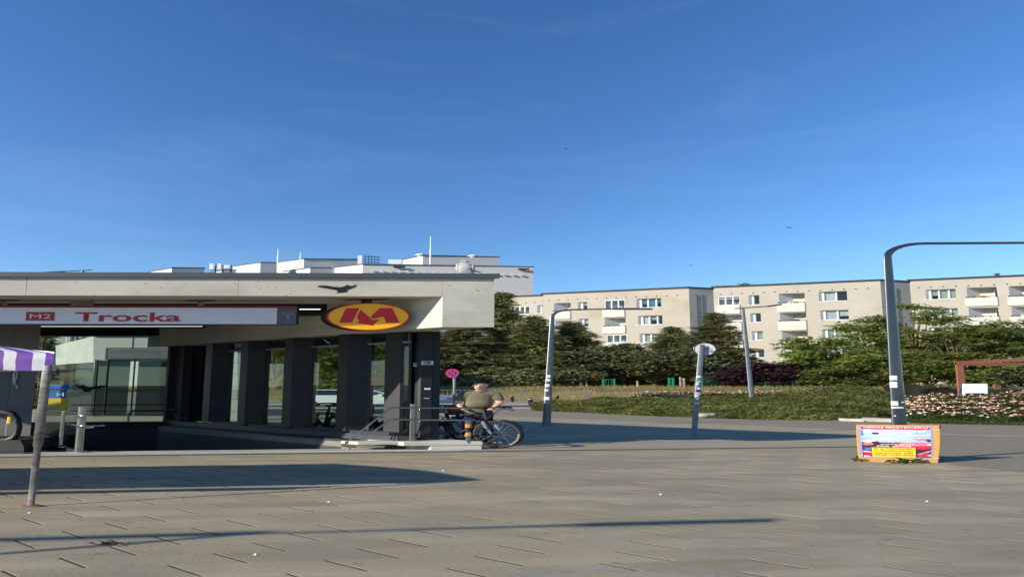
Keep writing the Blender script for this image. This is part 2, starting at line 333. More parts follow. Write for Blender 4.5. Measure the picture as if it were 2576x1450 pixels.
def remesh(blobs, voxel, xf, name, material, parent=None, loc=None, smooth=4, **kw):
    """one continuous surface grown over tapered limbs: ('c', p0, p1, r0, r1) and ellipsoids ('e', centre, radii)"""
    m = MB()
    for bl in blobs:
        if bl[0] == 'c':
            p0, p1, r0, r1 = Vector(bl[1]), Vector(bl[2]), bl[3], bl[4]; d = (p1-p0); ln = d.length; t = d/ln; pts = []; rs = []
            for a in (-0.98, -0.7, -0.3): pts.append(p0+t*(a*r0)); rs.append(r0*math.sqrt(1-a*a))
            for k in range(5): q = k/4; pts.append(p0.lerp(p1, q)); rs.append(r0+(r1-r0)*q)
            for a in (0.3, 0.7, 0.98): pts.append(p1+t*(a*r1)); rs.append(r1*math.sqrt(1-a*a))
            m.tube(pts, rs, 14, True, bl[5] if len(bl) > 5 else None)
        else:
            c, r = bl[1], bl[2]; vs = []; fs = []; nu, nv = 16, 10
            for i in range(1, nv):
                a = math.pi*i/nv
                for j in range(nu): q = 2*math.pi*j/nu; vs.append((c[0]+r[0]*math.sin(a)*math.cos(q), c[1]+r[1]*math.sin(a)*math.sin(q), c[2]+r[2]*math.cos(a)))
            for i in range(nv-2):
                for j in range(nu): k2 = (j+1) % nu; fs.append((i*nu+j, (i+1)*nu+j, (i+1)*nu+k2, i*nu+k2))
            vs += [(c[0], c[1], c[2]+r[2]), (c[0], c[1], c[2]-r[2])]; T = len(vs)-2
            for j in range(nu): k2 = (j+1) % nu; fs.append((T, j, k2)); fs.append((T+1, (nv-2)*nu+k2, (nv-2)*nu+j))
            m.add(vs, fs)
    me = bpy.data.meshes.new('tmp'); me.from_pydata(m.v, [], m.f); t = bpy.data.objects.new('tmp', me); C.objects.link(t)
    r = t.modifiers.new('r', 'REMESH'); r.mode = 'VOXEL'; r.voxel_size = voxel
    if smooth: q = t.modifiers.new('s', 'SMOOTH'); q.iterations = smooth; q.factor = 0.5
    dg = bpy.context.evaluated_depsgraph_get(); dg.update(); out = bpy.data.meshes.new_from_object(t.evaluated_get(dg)); bpy.data.objects.remove(t); bpy.data.meshes.remove(me)
    b = base_of(parent) if parent is not None else Vector(loc)
    for v in out.vertices: v.co = Vector(xf(v.co)) - b
    out.name = name; out.materials.clear(); out.materials.append(MAT[material]); out.polygons.foreach_set('use_smooth', [True]*len(out.polygons))
    o = bpy.data.objects.new(name, out); C.objects.link(o)
    if parent is not None: o.parent = parent
    else: o.location = b
    return tag(o, **kw)
def copy_tree(o, loc=None, parent=None):
    c = o.copy(); C.objects.link(c); c.parent = parent
    if loc is not None: c.location = loc
    for ch in o.children: copy_tree(ch, None, c)
    return c
rng = np.random.default_rng(7); random.seed(7)

# ------------------------------------------------------------------ station axes (p along the front, q into the depth)
OX, OY = -0.43, 16.0
SL, WL = 0.1213, -1.34
KT = 0.0162                             # the roof falls gently towards the left
def S(p, q, z): return (OX+p+WL*q, OY+SL*p+q, z + (KT*p*(z-1.6)/2.55 if z > 1.6 else 0))
def unfall(p, Z): return 1.6+(Z-1.6)/(1+KT*p/2.55) if Z > 1.6 else Z
sxf = lambda v: S(*v)
def pq(X, Y):
    dx, dy = X-OX, Y-OY; q = (dy-SL*dx)/(1-SL*WL); return dx-WL*q, q
def onq(px, py, q):                     # point of the plane at depth q seen at a pixel
    a, b, d = ray(px, py); t = (OY-SL*OX+q*(1-SL*WL))/(b-SL*a); X, Y, Z = a*t, b*t, EYE+d*t
    pp = pq(X, Y)[0]; return pp, q, unfall(pp, Z)
def onp(px, py, p):                     # point of the plane p = const
    a, b, d = ray(px, py); k = 1/WL; t = (OY+SL*p-k*(OX+p))/(b-k*a); X, Y, Z = a*t, b*t, EYE+d*t
    return p, pq(X, Y)[1], unfall(p, Z)
QSTEP = pq(*G(1060, 1129))[1]           # front edge of the stairs
ZTOP = P(1243, 700, OY)[2]; ZBLK = P(1243, 822, OY)[2]; ZFAS = onq(1118, 745, 0)[2]
WELL = (-9.2, -1.25, QSTEP, 8.6)        # stairwell opening in p, q

# ------------------------------------------------------------------ ground
g = MB()
def flat(a, b, c, d, z): g.quad((*a, z), (*b, z), (*c, z), (*d, z))
p0, p1, q0, q1 = WELL; zb = -0.0025
A, B, Cc, D = (S(p0, q0, 0)[:2], S(p1, q0, 0)[:2], S(p1, q1, 0)[:2], S(p0, q1, 0)[:2])
LL, LR, HL, HR = (-60, -20), (60, -20), (-60, 43), (60, 43)
flat(LL, LR, B, A, zb); flat(LR, HR, Cc, B, zb); flat(HR, HL, D, Cc, zb); flat(HL, LL, A, D, zb)
ys = [43, 52, 73, 79, 100, 400, 2500]
for a, b in zip(ys[:-1], ys[1:]):
    za, zb2 = (ground_z(a) if a != 43 else -0.03), ground_z(b)
    wa, wb = max(60, a*1.5)+40, max(60, b*1.5)+40
    g.quad((-wa, a, za-0.02), (wa, a, za-0.02), (wb, b, zb2-0.02), (-wb, b, zb2-0.02))
g.quad((-900, -20, -0.03), (-60, -20, -0.03), (-60, 43, -0.03), (-900, 43, -0.03)); g.quad((60, -20, -0.03), (900, -20, -0.03), (900, 43, -0.03), (60, 43, -0.03))
g.quad((-900, -600, -0.03), (900, -600, -0.03), (900, -20, -0.03), (-900, -20, -0.03))
ground = g.build('ground', 'earth', label='bare ground under and beyond the paved plaza', cat='ground', kind='structure')

# paving slabs in half bond, joints open along the short sides
LV = Vector((1.36, 0.165, 0)); WV = Vector((-0.47, 0.35, 0)); SO = Vector((-5.43, 8.00, 0))
pave = MB()
PB = S(-40, QSTEP-0.42, 0), S(60, QSTEP-0.42, 0)
def slab_at(r, i): return SO + WV*r + LV*(i+0.5*(r % 2))
def slab_mesh():
    m = MB(); gx, gy, c = 0.018, 0.005, 0.006
    lu, wu = LV, WV
    def pt(a, b, z, e=0): 
        return tuple(lu*(a) + wu*(b) + Vector((0, 0, z)))
    out = [(gx, gy), (1-gx, gy), (1-gx, 1-gy), (gx, 1-gy)]
    ins = [(gx+.0012, gy+.001), (1-gx-.0012, gy+.001), (1-gx-.0012, 1-gy-.001), (gx+.0012, 1-gy-.001)]
    vs = [pt(a, b, -0.03) for a, b in out]+[pt(a, b, -0.0012) for a, b in out]+[pt(a, b, 0.0) for a, b in ins]
    fs = [(8, 9, 10, 11)]
    for k in (0, 4):
        for i in range(4): j = (i+1) % 4; fs.append((k+i, k+j, k+4+j, k+4+i))
    m.add(vs, fs); return m
sm = slab_mesh()
plz = MB(sxf).box(-60, 60, QSTEP-0.44, QSTEP-0.4, -0.028, 0.0005)
plaza = plz.build('plaza_pavement', 'kerb', label='plaza pavement of staggered beige concrete slabs', cat='pavement', kind='structure')
def proj(X, Y, Z):
    z = Z-EYE; fw = Y*cP+z*sP; up = -Y*sP+z*cP
    return (1287.5+FPX*X/fw, 725-FPX*up/fw) if fw > 0.1 else (9e9, 9e9)
cells = []
for r in range(-30, 60):
    for i in range(-30, 40):
        o = slab_at(r, i); c = o+LV*0.5+WV*0.5
        p_, q_ = pq(c.x, c.y)
        if q_ > QSTEP-0.58 or c.y < 3.2: continue
        if c.x > 26 or c.x < -24: continue
        px, py = proj(c.x, c.y, 0)
        vis = -60 < px < 2640 and py < 1500
        cells.append((not vis, c.length, o))
cells.sort(key=lambda t: (t[0], t[1]))
proto = None
for k, (nv, d, o) in enumerate(cells[:300]):
    if proto is None: ob = sm.build('paving_slab', 'slab', parent=plaza); proto = ob
    else: ob = proto.copy(); C.objects.link(ob); ob.parent = plaza
    ob.location = (o.x, o.y, o.z + random.uniform(-0.0007, 0.0007))
rest = MB()
for nv, d, o in cells[300:]:
    rest.add([tuple(Vector(v)+o) for v in sm.v], sm.f)
rest.build('paving_slabs_beyond', 'slab', parent=plaza, kind='stuff')
# tactile strip along the stair edge: ribs
st = MB(sxf).box(-18, 0.9, QSTEP-0.39, QSTEP-0.003, -0.028, 0.001)
strip = st.build('tactile_strip', 'tactile', label='grey ribbed tactile strip along the top of the stairs', cat='paving strip', kind='structure')
rb = MB(sxf)
for k in range(150):
    pp = -17.5+k*0.118; rb.box(pp, pp+0.05, QSTEP-0.36, QSTEP-0.05, 0.0, 0.006)
rb.build('ribs', 'tactile', parent=strip, kind='stuff')
# rear plaza sheet right of the station and behind it
def sheet(name, pts, z, material, label, cat, parent=None):
    m = MB(); n = len(pts); m.add([(x, y, z) for x, y in pts], [tuple(range(n))]); return m.build(name, material, parent, label=label, cat=cat, kind='structure')
a1 = S(0.9, QSTEP-0.4, 0)[:2]; a2 = S(60, QSTEP-0.4, 0)[:2]
b1 = S(p1, q1, 0)[:2]; b2 = S(p1, QSTEP, 0)[:2]
sheet('rear_pavement', [b2, S(60, QSTEP-0.003, 0)[:2], (75, 43), (-60, 43), S(-46, q1+0.05, 0)[:2], S(p1, q1+0.05, 0)[:2]], 0.0, 'paving', 'beige pavement beside and behind the metro entrance', 'pavement')
sheet('front_pavement', [S(0.92, QSTEP-0.4, 0)[:2], S(60, QSTEP-0.4, 0)[:2], S(60, QSTEP, 0)[:2], S(0.92, QSTEP, 0)[:2]], 0.0008, 'paving', 'narrow band of beige pavement right of the stair edge', 'pavement')
# asphalt path along the planted beds and coarse asphalt right of the poster board
path_pts = [G(1180, 1040), G(1270, 1045), G(1600, 1058), G(1900, 1069), G(2160, 1080), G(2420, 1090), G(2760, 1100), G(2760, 1058), G(2575, 1060), G(2300, 1056), G(2100, 1050), G(1740, 1040), G(1440, 1033), G(1330, 1029), G(1180, 1027)]
sheet('asphalt_path', path_pts, 0.004, 'asphalt', 'grey asphalt path running along the planted beds', 'path')
sheet('coarse_asphalt', [G(2350, 1152), G(2400, 1168), G(2480, 1176), G(2580, 1186), G(2760, 1190), G(2760, 1103), G(2480, 1096), G(2330, 1092)], 0.004, 'asphalt_coarse', 'patch of coarse asphalt beside the poster board', 'path')
def painted(name, segs, width, z, label):
    m = MB()
    for (ax, ay), (bx, by) in segs:
        a, b = Vector((*G(ax, ay), z)), Vector((*G(bx, by), z)); d = Vector((0, width, 0)); m.quad(tuple(a-d), tuple(b-d), tuple(b+d), tuple(a+d))
    return m.build(name, 'paint_white', label=label, cat='marking', kind='structure')
painted('path_marking', [((1385, 1056), (1442, 1057)), ((1520, 1058.5), (1545, 1058.5)), ((1582, 1072.5), (1640, 1074)), ((1655, 1074), (1862, 1079)), ((2360, 1091), (2440, 1093)), ((2440, 1093.5), (2522, 1096.5))], 0.035, 0.008, 'worn thin white lines painted across the pavement')
painted('chalk_marking', [((1395, 1104), (1458, 1106)), ((1588, 1104), (1660, 1106)), ((1645, 1106), (1725, 1108)), ((1660, 1107.5), (1712, 1109))], 0.045, 0.006, 'chalky white smears on the shaded pavement')
# street beyond: kerbs, carriageway, far footpath, dry grass bank
Yn, Yf = 53.5, 62.0
sheet('near_footpath', [(-60, 43.0), (70, 43.0), (70, 45.5), (-60, 45.5)], -0.004, 'paving', 'strip of pale footpath before the street', 'pavement').location.z = -0.06
sheet('street', [(-120, Yn), (120, Yn), (120, Yf), (-120, Yf)], LOW-0.01, 'road', 'dark asphalt street behind the plaza', 'road')
for nm, ya, yb, lb in (('kerb', Yn-0.3, Yn, 'pale kerb on the near side of the street'), ('kerb', Yf, Yf+0.3, 'pale kerb on the far side of the street')):
    MB().box(-120, 120, ya, yb, LOW-0.15, LOW+0.10).build(nm, 'kerb', label=lb, cat='kerb', kind='structure')
sheet('footpath', [(-130, Yf+0.3), (130, Yf+0.3), (130, 73), (-130, 73)], LOW+0.08, 'paving', 'pale footpath on the far side of the street', 'pavement')
bank = MB(); bank.quad((-150, 72.9, LOW), (150, 72.9, LOW), (150, 79.2, 1.16), (-150, 79.2, 1.16)); bank.quad((-150, 79.2, 1.16), (150, 79.2, 1.16), (200, 112, 1.2), (-200, 112, 1.2))
bank = bank.build('grass_bank', 'grass_dry', label='dry yellow grass bank behind the railing', cat='bank', kind='structure')
n = 26000; X = rng.uniform(-45, 62, n); Y = 73+rng.random(n)*7.5; Z = LOW+(1.16-LOW)*np.clip((Y-73)/6.2, 0, 1); h = rng.uniform(0.12, 0.42, n); dx = rng.normal(0, .16, n)
V = np.stack([np.stack([X-.06, Y, Z], 1), np.stack([X+.06, Y, Z], 1), np.stack([X+dx, Y+rng.normal(0, .06, n), Z+h], 1)], 1).reshape(-1, 3)
tri_mesh('dry_grass', V, 'dry_grass', label='tufts of long dry grass on the bank', cat='grass', kind='stuff')

# ------------------------------------------------------------------ metro station entrance
stn = empty('metro_entrance', S(0, 0, 0), 'low concrete metro entrance pavilion with dark steel and glass walls', 'station entrance')
def sbox(name, m, p0, p1, q0, q1, z0, z1, label=None, kind=None, ch=0.0, parent=None):
    return MB(sxf).box(p0, p1, q0, q1, z0, z1, ch).build(name, m, parent or stn, label=label, kind=kind)
PL = -17.0
seams = [PL, onq(68, 710, 0)[0], onq(600, 715, 0)[0], onq(1113, 720, 0)[0]]
for a, b in zip(seams[:-1], seams[1:]):
    sbox('fascia_panel', 'concrete', a+0.006, b-0.006, 0.0, 1.5, ZFAS, ZTOP-0.002)
sbox('side_beam', 'concrete', seams[-1]+0.004, 0, 0, 8.8, ZBLK, ZTOP-0.002)
sbox('left_beam', 'concrete_plain', PL, PL+1, 1.5, 8.8, ZBLK, ZTOP-0.05)
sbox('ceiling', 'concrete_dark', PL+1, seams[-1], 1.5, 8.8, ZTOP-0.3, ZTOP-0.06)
sbox('rear_beam', 'black', PL+1, seams[-1], 8.3, 8.8, 3.35, ZTOP-0.3)
sbox('flashing', 'flashing', PL-.05, 0.07, -0.05, 9, ZTOP, ZTOP+0.115)
# dark ceiling battens and linear lamps
for q in (2.6, 4.2, 5.8): sbox('ceiling_rib', 'black', PL+1, seams[-1], q, q+0.35, ZTOP-0.62, ZTOP-0.3)
za = onq(300, 824, 4.0)
sbox('linear_lamp', 'black', onq(88, 822, 4.0)[0], onq(515, 822, 4.0)[0], 3.98, 4.12, za[2]-0.01, za[2]+0.16)
sbox('lamp_tube', 'lamp_lit', onq(92, 823, 3.97)[0], onq(508, 823, 3.97)[0], 3.955, 3.978, za[2]+0.038, za[2]+0.047)
zc = onq(780, 778, 2.2)
sbox('lamp_tube', 'lamp_lit', onq(753, 778, 2.2)[0], onq(806, 778, 2.2)[0], 2.2, 2.23, zc[2], zc[2]+0.02)
# right wall: box mullions, glass, ledge
Zs = 0.36; PW0, PW1 = -1.0, -0.46
mull = [onp(x, 900, PW0)[1] for x in (1005, 850, 715, 605, 517)]
for k, q in enumerate(mull):
    wq = 0.24
    if k == 0: continue
    sbox('mullion', 'steel_dark', PW0, PW1, q-wq, q, Zs, ZBLK)
    sbox('mullion_lip', 'steel_dark', PW1, PW1+0.1, q-wq-0.06, q+0.06, Zs, ZBLK)
edges = [1.35]+[m_ for m_ in mull[1:]]
for k in range(len(edges)-1):
    qa, qb = (edges[k], edges[k+1]-0.24) if k else (1.35, edges[1]-0.24)
    sbox('glass_pane', 'glass', PW1+0.02, PW1+0.04, qa, qb, Zs+0.03, ZBLK-0.3)
    sbox('transom', 'galv', PW1-0.03, PW1+0.08, qa, qb, ZBLK-0.3, ZBLK-0.25)
    sbox('glass_pane', 'glass_dark', PW1+0.02, PW1+0.04, qa, qb, ZBLK-0.25, ZBLK)
    sbox('window_sill', 'steel_dark', PW0+0.12, PW1+0.12, qa, qb, Zs-0.05, Zs+0.03)
sbox('wall_base', 'dark_panel', PW0+0.15, PW1+0.1, 1.2, 8.4, -0.03, Zs-0.05)
sbox('stair_parapet', 'concrete_dark', PW0-0.25, PW0+0.15, 2.1, 8.3, -2.5, 0.12)
sbox('parapet_cap', 'steel_dark', PW0-0.3, PW0+0.18, 2.05, 8.3, 0.12, 0.17)
# corner column: two steel H sections
def colbox(x0, x1, q, dq, name='column', m='steel_dark', z0=0.14, z1=None, label=None):
    a, b = onq(x0, 960, q)[0], onq(x1, 960, q)[0]; return sbox(name, m, a, b, q, q+dq, z0, z1 or ZBLK, label)
QC = pq(*G(1150, 1129.5))[1]+0.5
colbox(1006, 1034, QC+0.1, 0.35); colbox(1034, 1058, QC+0.3, 0.12); colbox(1058, 1086, QC, 0.5); colbox(1086, 1106, QC+0.06, 0.3)
sgn = colbox(1060, 1088, QC-0.012, 0.010, 'camera_notice', 'sticker', 0, 0)
def patch(name, m, q, px0, px1, py0, py1, th=0.006, parent=None):
    a = onq(px0, py0, q); b = onq(px1, py1, q); return sbox(name, m, a[0], b[0], q-th, q, b[2], a[2], parent=parent)
bpy.data.objects.remove(sgn)
cn = patch('camera_notice', 'sticker', QC-0.003, 1060, 1089, 907, 917); cn['label'] = 'white camera surveillance notice on the column'
patch('camera_symbol', 'black', QC-0.010, 1064, 1083, 909, 911.5, parent=cn); patch('camera_symbol', 'black', QC-0.010, 1076, 1080, 911.5, 913.5, parent=cn); patch('notice_line', 'black', QC-0.010, 1063, 1087, 914.6, 915.4, parent=cn)
cn2 = patch('notice', 'sticker', QC+0.095, 1041-1, 1047, 912, 921); patch('camera_symbol', 'black', QC+0.085, 1042, 1046, 913, 917, parent=cn2)
for (x0, x1, y0, y1) in ((1067, 1082, 975, 979), (1066, 1071, 1000, 1001.2), (1073, 1079, 1000, 1001.2)): patch('scratch_mark', 'sticker', QC-0.002, x0, x1, y0, y1, 0.003)
# rear glass wall
QB = 8.3; zt, zs = 3.35, 0.28
def pB(x): return onq(x, 950, QB)[0]
for a, b in ((438, 460), (500, 520)): sbox('rear_mullion', 'black', pB(a), pB(b), QB-0.35, QB, zs, zt)
sbox('rear_mullion', 'steel_dark', pB(459), pB(463), QB-0.2, QB, zs, zt)
sbox('rear_wall', 'black', pB(520), -0.9, QB-0.1, QB, zs, zt)
for a, b in ((96, 438), (463, 500)): sbox('glass_pane', 'glass_clear', pB(a), pB(b), QB-0.03, QB-0.01, zs, zt)
sbox('rear_sill', 'black', pB(-200), -0.9, QB-0.25, QB+0.2, -2.5, zs)
rr = MB(sxf); zr = [onq(300, y, QB-0.3)[2] for y in (1017, 1032)]
for z in zr: rr.tube([(pB(170), QB-0.3, z), (pB(436), QB-0.3, z)], 0.018, 6)
rr.build('rear_handrail', 'black', stn)
hp = MB(sxf); hp.tube([(pB(320), QB-0.2, zs), (pB(320), QB-0.2, zr[1]-0.1), (pB(332), QB-0.2, zr[1]), (pB(430), QB-0.2, zr[1])], 0.035, 8); hp.build('hoop_rail', 'galv', stn)
# stairwell walls, steps
sbox('stair_end_wall', 'dark_panel', onq(218, 1100, 8.0)[0], onq(486, 1100, 8.0)[0], 8.0, 8.04, -2.5, onq(300, 1076, 8.0)[2])
pa, pb_ = onq(440, 1100, 7.98), onq(485, 1100, 7.98)
lp = MB(sxf)
z_hi, z_lo = onq(460, 1092, 7.98)[2], onq(460, 1131, 7.98)[2]-0.3
sbox('perforated_panel', 'perforated', pa[0], pb_[0], 7.96, 7.998, z_lo, z_hi)
for k in range(9):
    zz = z_lo+(z_hi-z_lo)*(k+0.5)/9; lp.box(pa[0]+.02, pb_[0]-.02, 7.95, 7.962, zz-0.006, zz+0.006)
lp.build('panel_grooves', 'black', stn, kind='stuff')
sbox('stair_pier', 'concrete_plain', onq(487, 1100, 7.5)[0], onq(510, 1100, 7.5)[0], 7.5, 7.9, -2.5, onq(500, 1096, 7.5)[2])
for k in range(14): sbox('stair_step', 'concrete_plain', WELL[0], PW0-0.25, QSTEP+0.36*k, QSTEP+0.36*(k+1), -0.17*(k+1)-0.4, -0.17*k if k == 0 else -0.17*k)
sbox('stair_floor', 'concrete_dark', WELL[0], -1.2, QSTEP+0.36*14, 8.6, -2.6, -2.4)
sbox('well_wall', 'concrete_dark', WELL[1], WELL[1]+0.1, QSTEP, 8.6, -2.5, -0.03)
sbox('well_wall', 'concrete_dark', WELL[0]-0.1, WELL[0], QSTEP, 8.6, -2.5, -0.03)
# left pier behind the escalator
QP = 3.2
pl0, pl1 = onq(-220, 950, QP)[0], onq(90, 950, QP)[0]; pm = onq(28, 950, QP)[0]
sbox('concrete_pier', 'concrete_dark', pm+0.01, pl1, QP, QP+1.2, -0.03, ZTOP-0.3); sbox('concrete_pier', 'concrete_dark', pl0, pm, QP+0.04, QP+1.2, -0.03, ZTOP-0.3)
gr = MB(sxf)
def gp(x, y): a = onq(x, y, QP-0.004); return (a[0], QP-0.012, a[2])
gr.tube([gp(32, 960), gp(34, 940), gp(39, 932), gp(43, 938), gp(38, 958), gp(33, 968), gp(36, 942)], 0.02, 5); gr.tube([gp(36, 962), gp(43, 974), gp(48, 978), gp(40, 974)], 0.022, 5)
gr.build('graffiti_mark', 'sticker', stn, label='white scrawled graffiti letter on the concrete pier')
# bird silhouettes stuck to the fascia and to the rear glass
bird = [(0, .62), (.08, .68), (.05, .75), (.14, .72), (.22, .74), (.34, .66), (.48, .60), (.60, .56), (.70, .66), (.745, .78), (.80, .80), (.785, .70), (.90, .70), (.97, .82), (1.0, .80), (.96, .62), (.85, .42), (.76, .30), (.76, .12), (.68, .06), (.50, .0), (.55, .16), (.45, .30), (.28, .42), (.11, .53)]
def birdpatch(q, x0, x1, y0, y1, flip=False):
    a = onq(x0, y1, q); b = onq(x1, y0, q); pts = [(1-u if flip else u, v) for u, v in bird]
    if flip: pts = pts[::-1]
    m = MB(sxf); m.prism(pts, (a[0], q, a[2]), (b[0]-a[0], 0, 0), (0, 0, b[2]-a[2]), (0, 1, 0), -0.008, -0.003)
    return m.build('bird_silhouette', 'black', stn)
birdpatch(0, 794, 896, 711, 736)['label'] = 'black hawk silhouette stuck on the concrete fascia'
birdpatch(QB-0.035, 188, 272, 962, 986, True)['label'] = 'black hawk silhouette stuck on the rear glass'
# dome camera under the soffit
dc = onq(207, 755, 1.15)
m = MB(rxf(*S(dc[0], 1.15, 0)[:2], 0)); zc = S(dc[0], 1.15, ZFAS)[2]
dome = m.lathe([(0.09, zc-0.002), (0.09, zc-0.07), (0.07, zc-0.09)], n=18).build('dome_camera', 'kerb', loc=(*S(dc[0], 1.15, 0)[:2], zc), label='white dome camera hanging under the canopy beside the station sign', cat='camera')
MB(rxf(*S(dc[0], 1.15, 0)[:2], 0)).lathe([(0.068, zc-0.088), (0.058, zc-0.115), (0.03, zc-0.132), (0.005, zc-0.136)], n=16).build('camera_dome', 'car_glass', dome)

# ------------------------------------------------------------------ station name sign
QS = 0.75
A0, A1 = onq(-300, 776, QS), onq(697, 776, QS); zhi, zlo = onq(400, 773.5, QS)[2], onq(400, 814, QS)[2]
ex = Vector((1, SL, KT*(zlo-1.55)/2.55)); ez = Vector((0, 0, 1))
sg = empty('station_sign', S(0.5*(A0[0]+A1[0]), QS, zlo), 'long white station sign with red lettering hung under the canopy', 'sign')
def gbox(name, m, p0, p1, q0, q1, z0, z1, parent, label=None): return MB(sxf).box(p0, p1, q0, q1, z0, z1).build(name, m, parent, label=label)
pe = onq(752, 776, QS)[0]
gbox('sign_panel', 'sign_white', A0[0], A1[0], QS, QS+0.12, zlo, zhi, sg)
gbox('red_stripe', 'sign_maroon', A0[0], pe-0.06, QS-0.006, QS+0.13, zhi, zhi+0.055, sg)
gbox('sign_rim', 'flashing', A0[0], pe, QS+0.0, QS+0.13, zlo-0.022, zlo, sg)
eb = gbox('exit_panel', 'sign_grey', A1[0], pe-0.06, QS-0.002, QS+0.12, zlo, zhi, sg)
gbox('end_cap', 'black', pe-0.06, pe, QS-0.01, QS+0.14, zlo-0.01, zhi+0.055, sg)
def signpt(px, py): a = onq(px, py, QS-0.006); return S(a[0], QS-0.006, a[2])
def mpx(q): return 1.0/(FPX/ (OY+q))
x0, x1 = onq(65, 795, QS)[0], onq(137, 795, QS)[0]
ln = gbox('line_badge', 'sign_red', x0, x1, QS-0.005, QS-0.001, onq(100, 806, QS)[2], onq(100, 784, QS)[2], sg)
text('line_number', 'M2', S(onq(70, 801, QS)[0], QS-0.009, onq(70, 800.5, QS)[2]), ex, ez, 0.15, 'sign_white', ln, wide=2.6, bold=0.0)
hw = text('station_name', 'Trocka', S(onq(187, 807, QS)[0], QS-0.009, onq(187, 807, QS)[2]), ex, ez, 0.30, 'sign_red', sg, wide=2.9, bold=0.022)
xs = [v.co.x for v in hw.data.vertices]; want = onq(456, 800, QS)[0]-onq(188, 800, QS)[0]; have = max(xs)-min(xs); x_min = min(xs)
bb = base_of(sg); sgx = S(onq(188, 800, QS)[0], QS, 0)[0]-bb.x
for v in hw.data.vertices:
    nx = sgx+(v.co.x-x_min)*want/have; v.co.y += (nx-v.co.x)*SL; v.co.z += (nx-v.co.x)*ex.z; v.co.x = nx
# exit pictogram and number
pe0 = lambda x, y: onq(x, y, QS-0.008)
for (x0, x1, y0, y1) in ((712, 736, 786, 788), (710, 713.5, 786, 791), (733, 737, 786, 791), (721.5, 726, 791, 797.5)):
    a, b = pe0(x0, y0), pe0(x1, y1); gbox('exit_arrow', 'kerb', a[0], b[0], QS-0.006, QS-0.003, b[2], a[2], eb)
a, b, c = pe0(714, 795), pe0(723.5, 789.5), pe0(733, 795)
MB(sxf).add([(a[0], QS-0.007, a[2]), (c[0], QS-0.007, c[2]), (b[0], QS-0.007, b[2])], [(0, 1, 2)]).build('exit_arrow', 'kerb', eb)
n1 = onq(723, 807.5, QS); text('exit_number', '1', S(n1[0], QS-0.009, n1[2]), ex, ez, 0.12, 'kerb', eb, wide=3.2, align='CENTER', bold=0.01)
for x in (12, 506):
    pp = onq(x, 760, QS+0.06)[0]; gbox('hanger', 'galv', pp-0.055, pp+0.055, QS+0.04, QS+0.09, zhi+0.05, ZFAS+0.001, sg); gbox('hanger_plate', 'steel_dark', pp-0.3, pp+0.3, QS-0.02, QS+0.16, ZFAS-0.012, ZFAS-0.001, sg)

# ------------------------------------------------------------------ round metro logo
QM = 0.46
cM = onq(926, 796, QM); rz = (onq(926, 761.5, QM)[2]-onq(926, 831, QM)[2])/2; rx = (onq(1034, 796, QM)[0]-onq(819, 796, QM)[0])/2
lg = empty('metro_logo_sign', S(cM[0], QM, cM[2]-rz), 'round yellow metro sign with red letter M hanging under the canopy', 'sign')
FT = 0.06  # the face turns a little
def mp_(a, b, d): 
    X, Y, Z = S(cM[0]+a*rx, QM, cM[2]+b*rz); return (X-d*1.05, Y+d+a*rx*(-0.03), Z)
def disc(name, m, r, d0, d1, parent, n=56):
    k = MB(); o = [(r*math.cos(2*math.pi*i/n), r*math.sin(2*math.pi*i/n)) for i in range(n)]
    k.add([mp_(a, b, d0) for a, b in o]+[mp_(a, b, d1) for a, b in o], [tuple(range(n)), tuple(range(n, 2*n))[::-1]]); k.add([mp_(a, b, d0) for a, b in o]+[mp_(a, b, d1) for a, b in o], [(i, n+i, n+(i+1) % n, (i+1) % n) for i in range(n)], True)
    return k.build(name, m, parent)
disc('drum', 'black', 1.0, 0.0, 0.16, lg); disc('red_rim', 'logo_red', 0.985, -0.006, -0.001, lg); disc('logo_face', 'logo_yellow', 0.935, -0.012, -0.007, lg)
def poly(name, pts, m, d, parent):                    # outline in pixels of the enlarged photograph
    o = [(((1180+zx*0.27174)*0.6706-926)/107.5, -((960+zy*0.27174)*0.6706-796)/34.75) for zx, zy in pts]
    k = MB(); nn = len(o); k.add([mp_(a, b, d-0.003) for a, b in o]+[mp_(a, b, d) for a, b in o], [tuple(range(nn)), tuple(range(nn, 2*nn))[::-1]]+[(i, nn+i, nn+(i+1) % nn, (i+1) % nn) for i in range(nn)]); return k.build(name, m, parent)
poly('letter_stroke', [(420, 716), (330, 918), (512, 918), (605, 716)], 'logo_red', -0.014, lg)
poly('letter_stroke', [(888, 716), (765, 833), (800, 868), (945, 832), (982, 918), (1170, 918), (1062, 716)], 'logo_red', -0.014, lg)
poly('letter_arrow', [(622, 737), (572, 838), (610, 905), (538, 912), (790, 960), (892, 872), (795, 881)], 'logo_red', -0.014, lg)
pm_ = onq(921, 755, QM+0.1)[0]; gbox('hanger', 'steel_dark', pm_-0.10, pm_+0.06, QM+0.03, QM+0.12, cM[2]+rz*0.95, ZFAS+0.001, lg); gbox('hanger_plate', 'steel_dark', pm_-0.45, pm_+0.45, QM-0.02, QM+0.2, ZFAS-0.012, ZFAS-0.001, lg)

